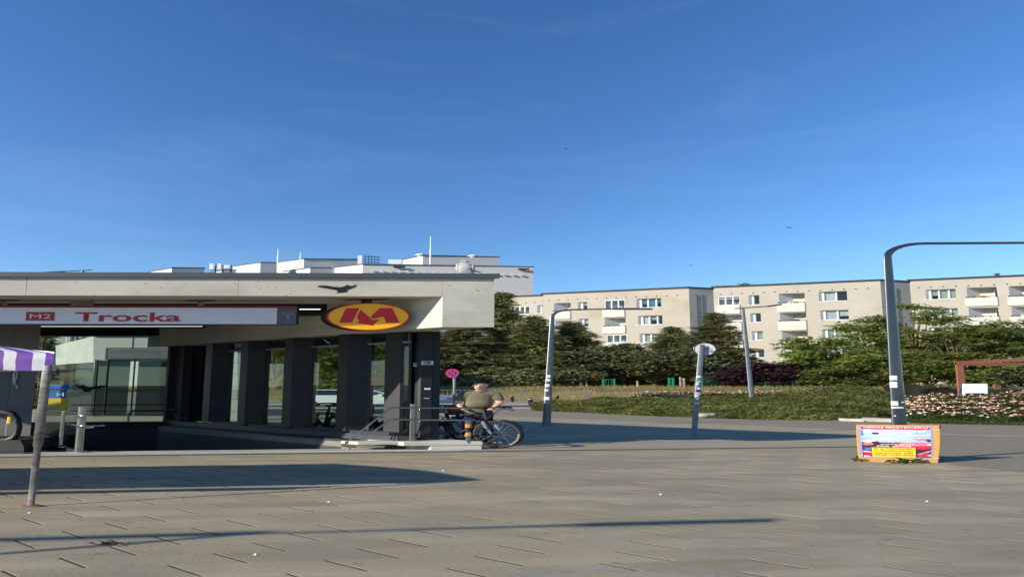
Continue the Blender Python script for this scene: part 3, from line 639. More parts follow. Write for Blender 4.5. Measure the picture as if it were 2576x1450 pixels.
# ------------------------------------------------------------------ stone plinth and stair handrails at the right
pz = empty('stone_plinth', (*G(1120, 1130), 0), 'pale stone plinth slab carrying the stair handrail posts', 'plinth')
qf = pq(*G(1150, 1129.5))[1]
zt2 = 0.19
def pln(x0, x1, qa, qb, z0, z1, name='stone_slab', m='concrete'):
    a, b = onq(x0, 1120, qa)[0], onq(x1, 1120, qa)[0]; return MB(sxf).box(a, b, qa, qb, z0, z1, 0.012).build(name, m, pz)
pln(1016, 1213, qf, qf+0.8, 0.105, zt2); pln(1084, 1211, qf+0.01, qf+0.78, -0.03, 0.103, 'stone_block'); pln(900, 1014, qf+0.12, qf+0.5, 0.13, zt2+0.01); pln(1040, 1080, qf+0.2, qf+0.6, -0.03, 0.103, 'stone_block')
hr = empty('stair_handrail', (*G(1040, 1112, zt2), zt2), 'double steel handrail on posts beside the stairs under the round logo', 'handrail')
Yr = S(-0.2, qf+0.12, 0)[1]
def hp_(x, y, Y=None): return P(x, y, Y or Yr)
def rail(name, pts, r, parent, m='inox'): return MB().tube(pts, r, 10).build(name, m, parent)
def postbox(name, x, y0, y1, r, Y, parent, m='inox', n=12):
    a, b = P(x, y0, Y), P(x, y1, Y); k = MB(); n_ = n; vs = []
    for z in (b[2], a[2]):
        for i in range(n_): q = 2*math.pi*i/n_; vs.append((a[0]+K*r*math.cos(q), Y+r*math.sin(q), z))
    k.add(vs, [(i, (i+1) % n_, n_+(i+1) % n_, n_+i) for i in range(n_)], True); k.add(vs[n_:], [tuple(range(n_))]); return k.build(name, m, parent)
postbox('post', 1038, 1015, 1114, 0.022, Yr+0.05, hr); p2 = postbox('post', 1178, 1057, 1114, 0.021, Yr-0.02, hr)
for y0, y1, mm in ((1066, 1074, 'orange'), (1074, 1084, 'black'), (1088, 1095, 'orange')): postbox('tape_band', 1178, y0, y1, 0.024, Yr-0.02, p2, mm)
rail('rail', [hp_(1192, 1025.5), hp_(1100, 1025), hp_(990, 1024.5), hp_(980, 1026), hp_(930, 1066), hp_(868, 1114)], 0.022, hr)
rail('rail', [hp_(1196, 1055.5), hp_(1100, 1055), hp_(992, 1054), hp_(980, 1056), hp_(940, 1083), hp_(876, 1129)], 0.022, hr)
rail('rail_bracket', [hp_(1040, 1034), hp_(1052, 1034), hp_(1056, 1027)], 0.012, hr); rail('rail_bracket', [hp_(1040, 1063), hp_(1052, 1063), hp_(1056, 1057)], 0.012, hr)
rail('rail_end', [hp_(868, 1109), hp_(872, 1112), hp_(900, 1112), hp_(904, 1110)], 0.018, hr); rail('rail_end', [hp_(905, 1112), hp_(908, 1115), hp_(930, 1116), hp_(934, 1114)], 0.018, hr)

# ------------------------------------------------------------------ left: escalator, glass balustrade, steel post with rails
Xe, Ye = G(100, 1140)
es = empty('escalator', (*G(10, 1139), 0), 'escalator end with black rubber handrail loop beside the concrete pier', 'escalator')
Ye = G(20, 1136)[1]
def ep(x, y, dy=0.0): return P(x, y, Ye+dy)
loop = [ep(-260, 1034), ep(-20, 1035), ep(12, 1036), ep(32, 1041), ep(44, 1054), ep(48, 1072), ep(44, 1090), ep(34, 1102), ep(14, 1107), ep(-40, 1108)]
MB().tube(loop, 0.075, 10, True, 1.0).build('handrail_belt', 'rubber', es)
k = MB(); k.add([ep(-260, 1038, .02), ep(25, 1042, .02), ep(38, 1060, .02), ep(39, 1085, .02), ep(26, 1100, .02), ep(-260, 1104, .02)], [(0, 5, 4, 3, 2, 1)]); k.build('glass_panel', 'glass_clear', es)
k = MB()
a = [ep(-260, 1104, -.1), ep(50, 1106, -.1), ep(60, 1122, -.1), ep(60, 1134, -.1), ep(-260, 1134, -.1)]; b = [(x, y+1.2, z) for x, y, z in a]
k.add(a+b, [(0, 1, 2, 3, 4)[::-1], (5, 6, 7, 8, 9)]+[(i, (i+1) % 5, 5+(i+1) % 5, 5+i) for i in range(5)]); k.build('skirt', 'black', es)
MB().box(P(-260, 1137, Ye-0.1)[0], P(80, 1137, Ye-0.1)[0], Ye-0.35, Ye+1.2, 0.0, 0.02).build('landing_plate', 'inox', es)
yp = postbox('yellow_reflection', 26, 1040, 1064, 0.02, Ye+0.6, es, 'machine_yellow')  # yellow rod stands in for a reflection in the glass panel
gbx = empty('glass_balustrade', (*G(150, 1135), 0), 'glass balustrade on steel posts between escalator and stairs', 'balustrade')
Yg = G(200, 1137)[1]
for x, y0, y1, dy in ((98, 1026, 1126, 1.2), (160, 1032, 1118, 0.5)): postbox('post', x, y0, y1, 0.018, Yg+dy, gbx)
a, b = P(100, 1030, Yg+1.3), P(196, 1036, Yg+0.1); c, d = P(100, 1118, Yg+1.3), P(196, 1130, Yg+0.1)
k = MB(); k.quad(c, d, b, a); k.build('glass_pane', 'glass', gbx)
MB().tube([a, b], 0.02, 8).build('top_rail', 'inox', gbx)
k = MB(); e = 0.06; k.add([c, d, (d[0], d[1], d[2]-.12), (c[0], c[1], c[2]-.12), (c[0], c[1]+e, c[2]), (d[0], d[1]+e, d[2]), (d[0], d[1]+e, d[2]-.12), (c[0], c[1]+e, c[2]-.12)], [(0, 1, 2, 3)[::-1], (4, 5, 6, 7), (0, 1, 5, 4), (1, 2, 6, 5), (3, 2, 6, 7), (0, 3, 7, 4)]); k.build('base_shoe', 'steel_dark', gbx)
lr = empty('steel_rail_post', (*G(208, 1138), 0), 'stout steel post with two rail arms at the stair edge left of the stairs', 'handrail')
postbox('post', 208, 1022, 1138, 0.034, Yg, lr); postbox('base_flange', 208, 1134.5, 1138, 0.055, Yg, lr)
for y in (1044, 1069):
    MB().tube([P(168, y-4, Yg+0.7), P(196, y+0.5, Yg-0.02), P(210, y+0.8, Yg-0.06), P(262, y+0.5, Yg-0.06), P(264, y-0.5, Yg-0.03), P(256, y-1.5, Yg+0.1)], 0.017, 8).build('rail', 'inox', lr)
    MB().tube([P(188, y+2, Yg-.05), P(190, y+5, Yg-.05), P(206, y+6, Yg-.05)], 0.012, 6).build('rail_bracket', 'inox', lr); MB().tube([P(210, y+6, Yg-.05), P(234, y+5, Yg-.05), P(237, y+2, Yg-.05)], 0.012, 6).build('rail_bracket', 'inox', lr)

# ------------------------------------------------------------------ second pavilion, ticket machine reflection built solid, seen through the station
pv = empty('rear_pavilion', (-21, 34, 0), 'second concrete and dark glass metro pavilion seen through the station glass', 'pavilion')
def vb(name, m, x0, x1, y0, y1, Y, dY, parent=None, skew=0.0):
    a, b = P(x0, y1, Y), P(x1, y0, Y); return MB().box(a[0], b[0], Y, Y+dY, a[2], b[2]).build(name, m, parent or pv)
k = MB(); a, b, c, d = P(235, 845, 34), P(640, 845, 34), P(640, 903, 34), P(235, 910, 34); e, h_ = P(140, 868, 38), P(140, 917, 38)
k.quad(d, c, b, a); k.quad(h_, d, a, e); k.quad(a, b, (b[0], 48, b[2]), (e[0], 48, e[2])); k.build('concrete_band', 'concrete_plain', pv)
vb('band_joint', 'black', 332, 334, 846, 903, 33.985, .01); vb('roof_edge', 'flashing', 232, 640, 840, 845, 33.9, 12)
lv = vb('louvre_panel', 'black', 264, 640, 874, 904, 33.9, .06)
for i in range(9): y = 877+i*2.9; vb('louvre_blade', 'galv', 272, 640, y, y+1.2, 33.84, .05, lv)
vb('glass_pane', 'glass_dark', 238, 328, 905, 1046, 34.0, .03); vb('glass_pane', 'glass_dark', 338, 640, 905, 1046, 34.02, .03)
k = MB(); k.quad(P(150, 1040, 38), P(236, 1046, 34.02), P(236, 906, 34.02), P(150, 915, 38)); k.build('glass_pane', 'glass_dark', pv)
for x0, x1 in ((233, 239), (260, 270), (326, 338), (456, 463)): vb('frame_post', 'steel_dark', x0, x1, 904, 1048, 33.93, .15)
vb('plinth', 'concrete_plain', 150, 640, 1046, 1058, 33.9, 10)
vb('inner_core', 'concrete_dark', 395, 470, 905, 1046, 40, 2); vb('inner_wall', 'concrete_dark', 100, 640, 985, 1030, 44, .2)
pier = empty('rear_tiled_pier', (-17, 30, 0), 'pale concrete pier of stacked blocks seen through the first side window', 'pier')
for i in range(6): vb('pier_block', 'concrete_plain', 566, 598, 882+i*30.5, 882+i*30.5+29.6, 30, 1.2, pier)
tm = empty('reflected_ticket_machine', (*G(138, 1040), 0), 'blue and yellow ticket machine standing in for its reflection in the glass', 'machine')  # solid machine built in place of a reflection in the glass
vb('machine_head', 'machine_blue', 121, 154, 966, 977, 27, .5, tm); vb('machine_body', 'machine_blue', 122, 152, 978.5, 1000, 27.05, .4, tm); vb('machine_base', 'machine_yellow', 117, 154, 1000.5, 1045, 27, .5, tm)
a = P(140, 996, 26.98); text('machine_letter', 'H', a, Vector((1, 0, 0)), ez, 0.22, 'paint_white', tm, wide=2.2)

# ------------------------------------------------------------------ falcon statue on the roof edge
Xf, Yf_, Zf = *P(1170, 690, OY+0.35)[:2], ZTOP+0.115
f = lambda py: P(1170, py, OY+0.35)[2]-Zf
hh = f(657); fx = rxf(Xf, Yf_, Zf)
stt = empty('falcon_statue', (Xf, Yf_, Zf), 'white stone falcon statue perched on the canopy roof edge', 'statue')
fx = rxf(Xf, Yf_, Zf, 0, .98)
remesh([('e', (0, 0, .05), (.075, .09, .09)), ('e', (0.03, 0.02, .02), (.075, .09, .07)), ('e', (-.04, -.02, .02), (.05, .06, .06))], 0.012, fx, 'rock_base', 'statue_base', stt)
remesh([('e', (0, 0, .20), (.062, .07, .115)), ('e', (0, .0, .29), (.058, .055, .055)), ('e', (-.006, -.01, .365), (.037, .045, .043)), ('c', (-.02, -.045, .37), (-.05, -.06, .36), .012, .004),
        ('e', (-.062, .015, .22), (.017, .05, .11)), ('e', (.062, .015, .22), (.017, .05, .11)), ('c', (-.03, -.03, .12), (-.036, -.05, .06), .022, .016), ('c', (.03, -.03, .12), (.034, -.05, .06), .022, .016), ('c', (0, .08, .14), (.0, .13, .0), .03, .02)], 0.007, fx, 'falcon_body', 'statue', stt, smooth=1)

# ------------------------------------------------------------------ lamp posts
def lamp(base, top_px, label, height, arm, lean=(0, 0), r0=0.059, r1=0.034, stickers=(), name='street_lamp', m='lamp_dark', bend=0.35, double=False, headl=None, group='street lamps', armr=0.026, turn=0.02):
    bx, by, bz = base; o = empty(name, base, label, 'street lamp', group)
    T = Vector((bx+lean[0], by+lean[1], bz+height))
    k = MB(); n = 14; N = 14; vs = []; fs = []
    path = []
    H1 = height-bend
    for i in range(9): t = i/8; path.append((bx+lean[0]*t*H1/height, by+lean[1]*t*H1/height, bz+H1*t, r0+(r1-r0)*t, 0))
    x1, y1, z1 = path[-1][:3]; R = bend
    for i in range(1, 8):
        q = math.pi/2*i/7; path.append((x1+R*K*0.9*(1-math.cos(q)), y1, z1+R*math.sin(q), r1-(r1-0.028)*i/7, q))
    xe, ye, ze = path[-1][:3]
    path.append((xe+arm*0.62, ye+arm*0.62*turn, ze+0.03, armr, math.pi/2))
    for (x, y, z, r, q) in path:
        # horizontal ring swings to vertical ring along the bend
        for j in range(n):
            a = 2*math.pi*j/n; u, v = r*math.cos(a), r*math.sin(a)
            vs.append((x+K*u*math.cos(q), y+v, z-u*math.sin(q)))
    for i in range(len(path)-1):
        for j in range(n): jj = (j+1) % n; fs.append((i*n+j, i*n+jj, (i+1)*n+jj, (i+1)*n+j))
    k.add(vs, fs, True); k.build('post', m, o)
    hl = headl or arm*0.42
    def head(x0, x1, z):
        h_ = MB(lambda p: (p[0], p[1]+turn*(p[0]-xe), p[2])); h_.box(min(x0, x1), max(x0, x1), ye-0.09, ye+0.09, z-0.03, z+0.035, 0.015); return h_.build('lamp_head', m, o)
    head(xe+arm*0.6, xe+arm*0.6+hl, ze+0.03)
    if double:
        k = MB(); k.tube([(xe-0.3, ye, ze), (xe-arm*0.62, ye-arm*0.62*turn, ze+0.02)], armr*1.3, 8); k.build('arm', m, o); head(xe-arm*0.6-hl, xe-arm*0.6, ze+0.03)
    k = MB(rxf(bx, by, bz)); k.lathe([(r0*1.25, -0.02), (r0*1.25, 0.03), (r0*1.02, 0.05)], n=14); k.build('base_flange', m, o)
    for (h0, h1, a0, a1, mm) in stickers:               # curved patches on the post
        s_ = MB(); ns_ = 5; vs = []
        for hh_ in (h0, h1):
            t = hh_/height; r = r0+(r1-r0)*t*height/H1+0.004
            for j in range(ns_+1):
                a = math.radians(a0+(a1-a0)*j/ns_); vs.append((bx+lean[0]*t+K*r*math.cos(a), by+lean[1]*t+r*math.sin(a), bz+hh_))
        s_.add(vs, [(j, j+1, ns_+2+j, ns_+1+j) for j in range(ns_)], True); s_.build('sticker', mm, o)
    return o
bR = (*G(2268, 1157), 0.0); yR = bR[1]; zR = P(2222, 612, yR)[2]
xR = P(2232, 640, yR)[0]-bR[0]
hz = lambda y: P(2266, y, yR)[2]
lamp(bR, None, 'dark lamp post with stickers rising behind the orange poster board', zR, 4.6, (xR, 0), 0.058, 0.030, bend=0.30,
     stickers=((hz(955), hz(944), 200, 268, 'sticker'), (hz(974), hz(959), 198, 265, 'sticker'), (hz(1019), hz(1008), 200, 262, 'sticker'), (hz(1026), hz(1022), 202, 300, 'sticker'), (hz(1012), hz(1009), 285, 335, 'sticker'), (hz(1046), hz(1043), 225, 240, 'sticker')))
bL = (*G(1374, 1071), 0.0); yL = bL[1]; zL = P(1390, 778, yL)[2]; xL = P(1390, 800, yL)[0]-bL[0]
hz = lambda y: P(1380, y, yL)[2]
lamp(bL, None, 'slim lamp post standing in shade to the right of the bicycle', zL, 2.75, (xL, 0), 0.055, 0.028, bend=0.28, headl=1.5, m='lamp_silver',
     stickers=((hz(949), hz(942), 215, 290, 'sticker'), (hz(972), hz(965), 200, 280, 'sticker'), (hz(983), hz(978), 200, 270, 'sticker'), (hz(1005), hz(997), 200, 290, 'sticker'), (hz(958), hz(952), 220, 290, 'sticker')))
# off-frame lamp whose shadow crosses the plaza
H0 = 4.6; tipx, tipy = -2.75, 7.55
lamp((tipx-2.85*H0, tipy-1.2*H0, 0), None, 'double-armed lamp post out of frame at the left', H0, 5.3, (0, 0), 0.05, 0.03, bend=0.1, double=True, headl=2.3, armr=0.055, turn=0.12)
# thin T lamp beyond the hedge
Yt = 41; tb = P(1893, 1012, Yt); tt = P(1868, 775, Yt)
t = empty('tee_lamp', (tb[0], Yt, ground_z(Yt)), 'thin pale lamp post with a crossbar arm behind the juniper hedge', 'street lamp', 'street lamps')
k = MB(); n = 10; vs = []
for (x, y, z, r) in ((tb[0], Yt, 0, .055), (tt[0], Yt, tt[2], .032)):
    for j in range(n): q = 2*math.pi*j/n; vs.append((x+K*r*math.cos(q), y+r*math.sin(q), z))
k.add(vs, [(i, (i+1) % n, n+(i+1) % n, n+i) for i in range(n)], True); k.build('post', 'galv', t)
MB().tube([P(1848, 776, Yt), P(1870, 774, Yt), P(1935, 769.5, Yt)], 0.03, 6).build('arm', 'lamp_dark', t); MB().tube([P(1930, 770, Yt), P(1966, 765, Yt)], 0.05, 6).build('lamp_head', 'lamp_dark', t)
# far left lamp peeking above the canopy
Yl = 58; t = empty('far_lamp', P(208, 690, Yl)[:2]+(0,), 'dark lamp arm peeking above the canopy at the far left', 'street lamp', 'street lamps')
a = P(208, 680, Yl); k = MB(rxf(a[0], Yl)); k.lathe([(0.06, -.3), (0.05, a[2])], n=10); k.build('post', 'lamp_dark', t)
MB().tube([P(232, 678.5, Yl), P(208, 679.5, Yl), P(160, 682.5, Yl)], 0.035, 6).build('arm', 'black', t); MB().tube([P(162, 682.5, Yl), P(112, 684, Yl)], [0.07, 0.04], 6).build('lamp_head', 'black', t)

# ------------------------------------------------------------------ traffic sign seen from behind, no-stopping sign
Xs, Ys = G(1745, 1093); top = P(1765, 866, Ys)
sp = empty('traffic_sign', (Xs, Ys, 0), 'grey back of a round traffic sign on a leaning sticker-covered post', 'road sign')
k = MB(); n = 12; vs = []; lean = (top[0]-Xs)
for z in (0, top[2]):
    for j in range(n): q = 2*math.pi*j/n; vs.append((Xs+lean*z/top[2]+K*0.031*math.cos(q), Ys+0.031*math.sin(q), z))
k.add(vs, [(i, (i+1) % n, n+(i+1) % n, n+i) for i in range(n)], True); k.add(vs[n:], [tuple(range(n))]); k.build('post', 'galv', sp)
def spz(y): return P(1752, y, Ys)[2]
for (y0, y1, mm, a0, a1) in ((944, 949, 'sticker', 215, 300), (951, 956, 'sticker_blue', 225, 290), (958, 960, 'sticker', 240, 320), (962, 966, 'sticker', 215, 270), (968, 972, 'sticker_blue', 235, 275), (974, 978, 'sticker', 250, 310), (980, 984, 'black', 220, 300), (986, 988, 'sticker', 225, 300), (990, 992, 'sticker', 230, 310), (994, 997, 'sticker', 215, 285), (1000, 1005, 'sticker', 235, 300), (1011, 1015, 'sticker', 220, 305)):
    s_ = MB(); vs = []
    for z in (spz(y1), spz(y0)):
        for j in range(6): a = math.radians(a0+(a1-a0)*j/5); vs.append((Xs+lean*z/top[2]+K*.0335*math.cos(a), Ys+.0335*math.sin(a), z))
    s_.add(vs, [(j, j+1, 7+j, 6+j) for j in range(5)], True); s_.build('sticker', mm, sp)
cz = P(1774, 877, Ys); R = (P(1774, 861, Ys)[2]-P(1774, 893, Ys)[2])/2; xf = rxf(cz[0], Ys-0.07, cz[2], math.radians(28))
def rdisc(name, m, R, y0, y1, xf, parent, n=32):
    k = MB(xf); o = [(R*math.cos(2*math.pi*i/n), R*math.sin(2*math.pi*i/n)) for i in range(n)]
    k.add([(a, y0, b) for a, b in o]+[(a, y1, b) for a, b in o], [tuple(range(n)), tuple(range(n, 2*n))[::-1]]+[(i, n+i, n+(i+1) % n, (i+1) % n) for i in range(n)]); return k.build(name, m, parent)
wS = (P(1801, 877, Ys)[0]-P(1748, 877, Ys)[0])/2
xf = (lambda s_: (lambda p: (cz[0]+p[0]*s_, Ys+0.09+p[1]-p[0]*0.35, cz[2]+p[2])))(wS/R)
rdisc('sign_plate', 'plate_grey', R, 0, 0.01, xf, sp); MB(xf).torus((0, -0.005, 0), R, 0.012).build('sign_rim', 'lamp_dark', sp)
MB().box(cz[0]-0.05, cz[0]+0.22, Ys-0.06, Ys-0.03, cz[2]-0.025, cz[2]-0.005).build('clamp', 'steel_dark', sp)
MB().box(cz[0]+0.13, cz[0]+0.24, Ys+0.02, Ys+0.04, cz[2]-0.09, cz[2]-0.06).build('sticker', 'sticker', sp)
Yq = 46.0; zq = ground_z(Yq); cq = P(1138, 938, Yq); R = (P(1138, 927, Yq)[2]-P(1138, 949, Yq)[2])/2; wS = (P(1154, 938, Yq)[0]-P(1122.5, 938, Yq)[0])/2
nsn = empty('no_stopping_sign', (P(1143, 960, Yq)[0], Yq, zq), 'round red and blue no stopping sign on a pale post behind the man', 'road sign')
k = MB(rxf(P(1143, 960, Yq)[0], Yq, zq)); k.lathe([(0.035, 0), (0.035, P(1143, 945, Yq)[2]-zq)], n=10); k.build('post', 'galv', nsn)
sc = wS/R; xf = lambda p: (cq[0]+p[0]*sc, Yq-0.06+p[1], cq[2]+p[2])
rdisc('sign_plate', 'sign_maroon', R*1.03, 0, 0.03, lambda p: (cq[0]-0.06+p[0]*sc, Yq-0.03+p[1], cq[2]+p[2]), nsn)
rdisc('red_ring', 'sign_pink', R, -0.012, -0.002, xf, nsn); rdisc('blue_field', 'sign_blue', R*0.66, -0.02, -0.013, xf, nsn)
for sg_ in (1, -1):
    k = MB(xf); d = Vector((1, 0, sg_)).normalized(); nrm = Vector((-d.z, 0, d.x)); a, b = d*(-R*0.72), d*(R*0.72); q = nrm*R*0.1; y = -0.024-0.002*sg_
    k.add([(v.x, y, v.z) for v in (a-q, b-q, b+q, a+q)], [(0, 1, 2, 3)]); k.build('cross_bar', 'sign_pink', nsn)

# ------------------------------------------------------------------ poster board leaning at the lamp
ax, ay = G(2161, 1160); bx, by = G(2358, 1163)
pbz = lambda px, py: P(px, py, ay)[2]
bd = empty('poster_board', (0.5*(ax+bx), ay, 0), 'orange wooden sandwich board with a colourful funfair poster', 'sign board')
TX0, TX1 = P(2163, 1066, ay)[0], P(2356, 1066, ay)[0]; HB = P(2260, 1067, ay+0.12)[2]
def bp(u, v, d=0.0):                    # u across 0..1, v up 0..1, d proud of the board face
    bow = 0.02*math.sin(math.pi*v); x = ax+(bx-ax)*u + (TX0-ax if u < .5 else TX1-bx)*v*abs(2*u-1) + (-0.025 if u < 0.5 else 0.015)*math.sin(math.pi*v)*abs(2*u-1)
    y = ay+(by-ay)*u+0.14*v-bow-d; return (x, y, HB*v)
def bpatch(name, m, u0, u1, v0, v1, d, parent, nu=6, nv=6, th=0.0015):
    k = MB(); vs = [bp(u0+(u1-u0)*i/nu, v0+(v1-v0)*j/nv, d+th) for j in range(nv+1) for i in range(nu+1)]
    k.add(vs, [(j*(nu+1)+i, j*(nu+1)+i+1, (j+1)*(nu+1)+i+1, (j+1)*(nu+1)+i) for j in range(nv) for i in range(nu)]); return k.build(name, m, parent)
def btext(s_, u, v, size, m, parent, wide=1.0, align='CENTER', d=0.008, bold=0.01, fit=None, shear=0.0):
    cu = bpy.data.curves.new('t', 'FONT'); cu.body = s_; cu.size = 1.0; cu.align_x = align; cu.offset = bold; cu.resolution_u = 3; cu.shear = shear
    t = bpy.data.objects.new('t', cu); C.objects.link(t); dg = bpy.context.evaluated_depsgraph_get(); dg.update(); me = bpy.data.meshes.new_from_object(t.evaluated_get(dg)); bpy.data.objects.remove(t)
    xs = [q.co.x for q in me.vertices]; wd = max(xs)-min(xs); mid = 0.5*(max(xs)+min(xs)); b = base_of(parent)
    for q in me.vertices:
        uu = u+(q.co.x-mid)/wd*fit; vv = v+q.co.y*size; q.co = Vector(bp(uu, vv, d))-b
    me.name = 'lettering'; me.materials.clear(); me.materials.append(MAT[m]); o = bpy.data.objects.new('lettering', me); C.objects.link(o); o.parent = parent; return o
k = MB(); nu, nv = 6, 10
fr = [bp(i/nu, j/nv) for j in range(nv+1) for i in range(nu+1)]; bk = [(x, y+0.02, z) for x, y, z in fr]; n0 = len(fr)
fs = [(j*(nu+1)+i, j*(nu+1)+i+1, (j+1)*(nu+1)+i+1, (j+1)*(nu+1)+i) for j in range(nv) for i in range(nu)]
k.add(fr, fs); k.add(bk, [t[::-1] for t in fs])
rim = [i for i in range(nu+1)]+[(j*(nu+1)+nu) for j in range(1, nv+1)]+[nv*(nu+1)+i for i in range(nu-1, -1, -1)]+[j*(nu+1) for j in range(nv-1, 0, -1)]
k.add(fr+bk, [(rim[i], n0+rim[i], n0+rim[(i+1) % len(rim)], rim[(i+1) % len(rim)]) for i in range(len(rim))])
k.build('front_board', 'wood_board', bd)
k = MB(); a0 = [bp(u, v) for u, v in ((0, 0), (1, 0), (1, 1), (0, 1))]; ry = 0.55
vs = [(a0[0][0]+.36, ay+ry, 0), (a0[1][0]+.36, ay+ry, 0), (a0[2][0]+.06, a0[2][1]+.03, HB-0.01), (a0[3][0]+.04, a0[3][1]+.03, HB-0.01)]
k.add(vs+[(x, y+0.02, z) for x, y, z in vs], [(0, 1, 2, 3), (7, 6, 5, 4), (0, 4, 5, 1), (1, 5, 6, 2), (2, 6, 7, 3), (3, 7, 4, 0)]); k.build('rear_board', 'wood_edge', bd)
def zu(zx): return (zx-285)/(2285-285)          # pixels of the enlarged poster -> board
def zv(zy): return 1-(zy-200)/(1165-200)
ps = bpatch('poster', 'poster_frame', zu(350), zu(2130), zv(1045), zv(225), 0.002, bd)
def pp_(name, m, x0, x1, y0, y1, d=0.004): return bpatch(name, m, zu(x0), zu(x1), zv(y1), zv(y0), d, ps)
pp_('printed_field', 'poster_sky', 385, 2090, 235, 650); pp_('printed_field', 'poster_dark', 400, 2095, 650, 1030); pp_('printed_band', 'poster_red', 385, 2080, 238, 318, .006)
def ppoly(m, pts, d=.006):
    k = MB(); k.add([bp(zu(x), zv(y), d+.0015) for x, y in pts], [tuple(range(len(pts)))[::-1]]); k.build('printed_shape', m, ps)
ppoly('poster_pink', [(1330, 690), (1500, 655), (2085, 650), (2085, 738), (1200, 752)]); ppoly('poster_red', [(1180, 762), (2088, 742), (2090, 800), (1900, 832), (1500, 800), (1160, 800)]); ppoly('poster_letter', [(1960, 712), (2085, 668), (2085, 730)], .008)
ppoly('poster_pink', [(400, 690), (520, 655), (760, 690), (690, 720), (470, 735)]); ppoly('poster_letter', [(395, 640), (640, 590), (760, 640), (560, 668)]); ppoly('poster_dark', [(660, 640), (830, 625), (900, 690), (820, 725), (690, 705)], .008); ppoly('poster_blue', [(480, 800), (620, 785), (620, 860), (430, 850)])
ppoly('poster_red', [(410, 870), (520, 855), (640, 880), (640, 1015), (560, 1020), (420, 935)]); ppoly('poster_letter', [(412, 875), (630, 898), (630, 915), (412, 905)], .008); ppoly('poster_letter', [(420, 985), (630, 1022), (420, 1030)], .008)
ppoly('poster_pink', [(1745, 955), (2085, 845), (2085, 880), (1850, 975)]); ppoly('poster_red', [(1745, 985), (1980, 910), (2095, 930), (2000, 1000), (1800, 1025)]); ppoly('poster_letter', [(1980, 990), (2095, 955), (2095, 1000)], .008)
ppoly('poster_blue', [(385, 330), (440, 340), (470, 470), (385, 490)]); ppoly('poster_letter', [(400, 505), (900, 470), (1500, 470), (2070, 440), (2070, 458), (1500, 492), (800, 500)]); ppoly('poster_letter', [(395, 560), (1150, 530), (1900, 520), (1200, 552), (500, 590)]); ppoly('poster_pink', [(390, 550), (700, 555), (640, 572), (390, 575)], .008)
ppoly('poster_pink', [(1680, 560), (2060, 545), (2070, 610), (1800, 600)]); ppoly('poster_dark', [(1960, 590), (2075, 565), (2075, 640), (2000, 632)], .008); ppoly('poster_dark', [(670, 430), (700, 398), (885, 395), (885, 440), (760, 450)])
btext('WESOŁE MIASTECZKO', zu(1245), zv(284), 0.058, 'poster_letter', ps, fit=zu(2055)-zu(440), bold=0.03, d=.010)
btext('EuroLand', zu(1235), zv(395), 0.12, 'poster_letter', ps, fit=zu(2030)-zu(450), bold=0.035, d=.011, shear=0.2)
btext('RADOM', zu(1290), zv(440), 0.055, 'sticker', ps, fit=zu(1700)-zu(890), bold=0.03)
btext('zaprasza na atrakcje', zu(1240), zv(545), 0.04, 'poster_lime', ps, fit=zu(1950)-zu(520)); btext('14.00-22.00', zu(1200), zv(585), 0.045, 'poster_letter', ps, fit=zu(1650)-zu(740)); btext('sobota niedziela', zu(1170), zv(622), 0.04, 'poster_lime', ps, fit=zu(1650)-zu(700)); btext('12.00-22.00', zu(1290), zv(655), 0.04, 'poster_letter', ps, fit=zu(1670)-zu(910))
btext('& karuzele grupy', zu(1200), zv(712), 0.055, 'poster_letter', ps, fit=zu(1720)-zu(680)); btext('50% taniej', zu(1200), zv(765), 0.05, 'poster_letter', ps, fit=zu(1630)-zu(770), bold=.03)
yl = pp_('yellow_panel', 'poster_yellow', 640, 1725, 785, 1035, .008)
for s_, x0, x1, y, sz in (('W-wa TARGÓWEK', 670, 1650, 836, .058), ('ul. Radzymińska', 690, 1660, 890, .058), ('naprzeciwko OBI', 715, 1640, 945, .055), ('26.06-13.07.2025', 700, 1670, 996, .062)):
    btext(s_, zu(0.5*(x0+x1)), zv(y), sz, 'poster_ink', yl, fit=zu(x1)-zu(x0), d=.014, bold=0.0)
for (u0, u1, v) in ((-.015, .06, zv(290)), (0.93, 1.0, zv(330)), (0.0, .05, zv(1012)), (.94, 1.0, zv(1052))):
    MB().tube([bp(u0, v, .012), bp(u1, v, .012)], 0.007, 5).build('cable_tie', 'sticker', bd)
# weed at the foot of the board
def weed(c, r, n, label):
    V = []
    for i in range(n):
        a = random.uniform(0, 6.28); ln = random.uniform(.4, 1)*r; h_ = random.uniform(.03, .14); w_ = random.uniform(.02, .05)
        b = np.array([c[0]+random.gauss(0, .05)*K, c[1]+random.gauss(0, .03), 0.0]); d = np.array([math.cos(a)*K*ln, math.sin(a)*ln*0.6, h_]); s_ = np.array([-math.sin(a)*w_*K, math.cos(a)*w_, 0.0])
        V += [b, b+d*.5+s_+[0, 0, .03], b+d, b, b+d, b+d*.5-s_+[0, 0, .03]]
    return tri_mesh('weed', V, 'rose_leaf', loc=(c[0], c[1], 0), label=label, cat='weed')
weed((*G(2262, 1164), 0), 0.10, 13, 'small green weed growing at the foot of the poster board'); weed((*G(2170, 1160), 0), 0.06, 7, 'sparse grass blades at the left corner of the poster board')

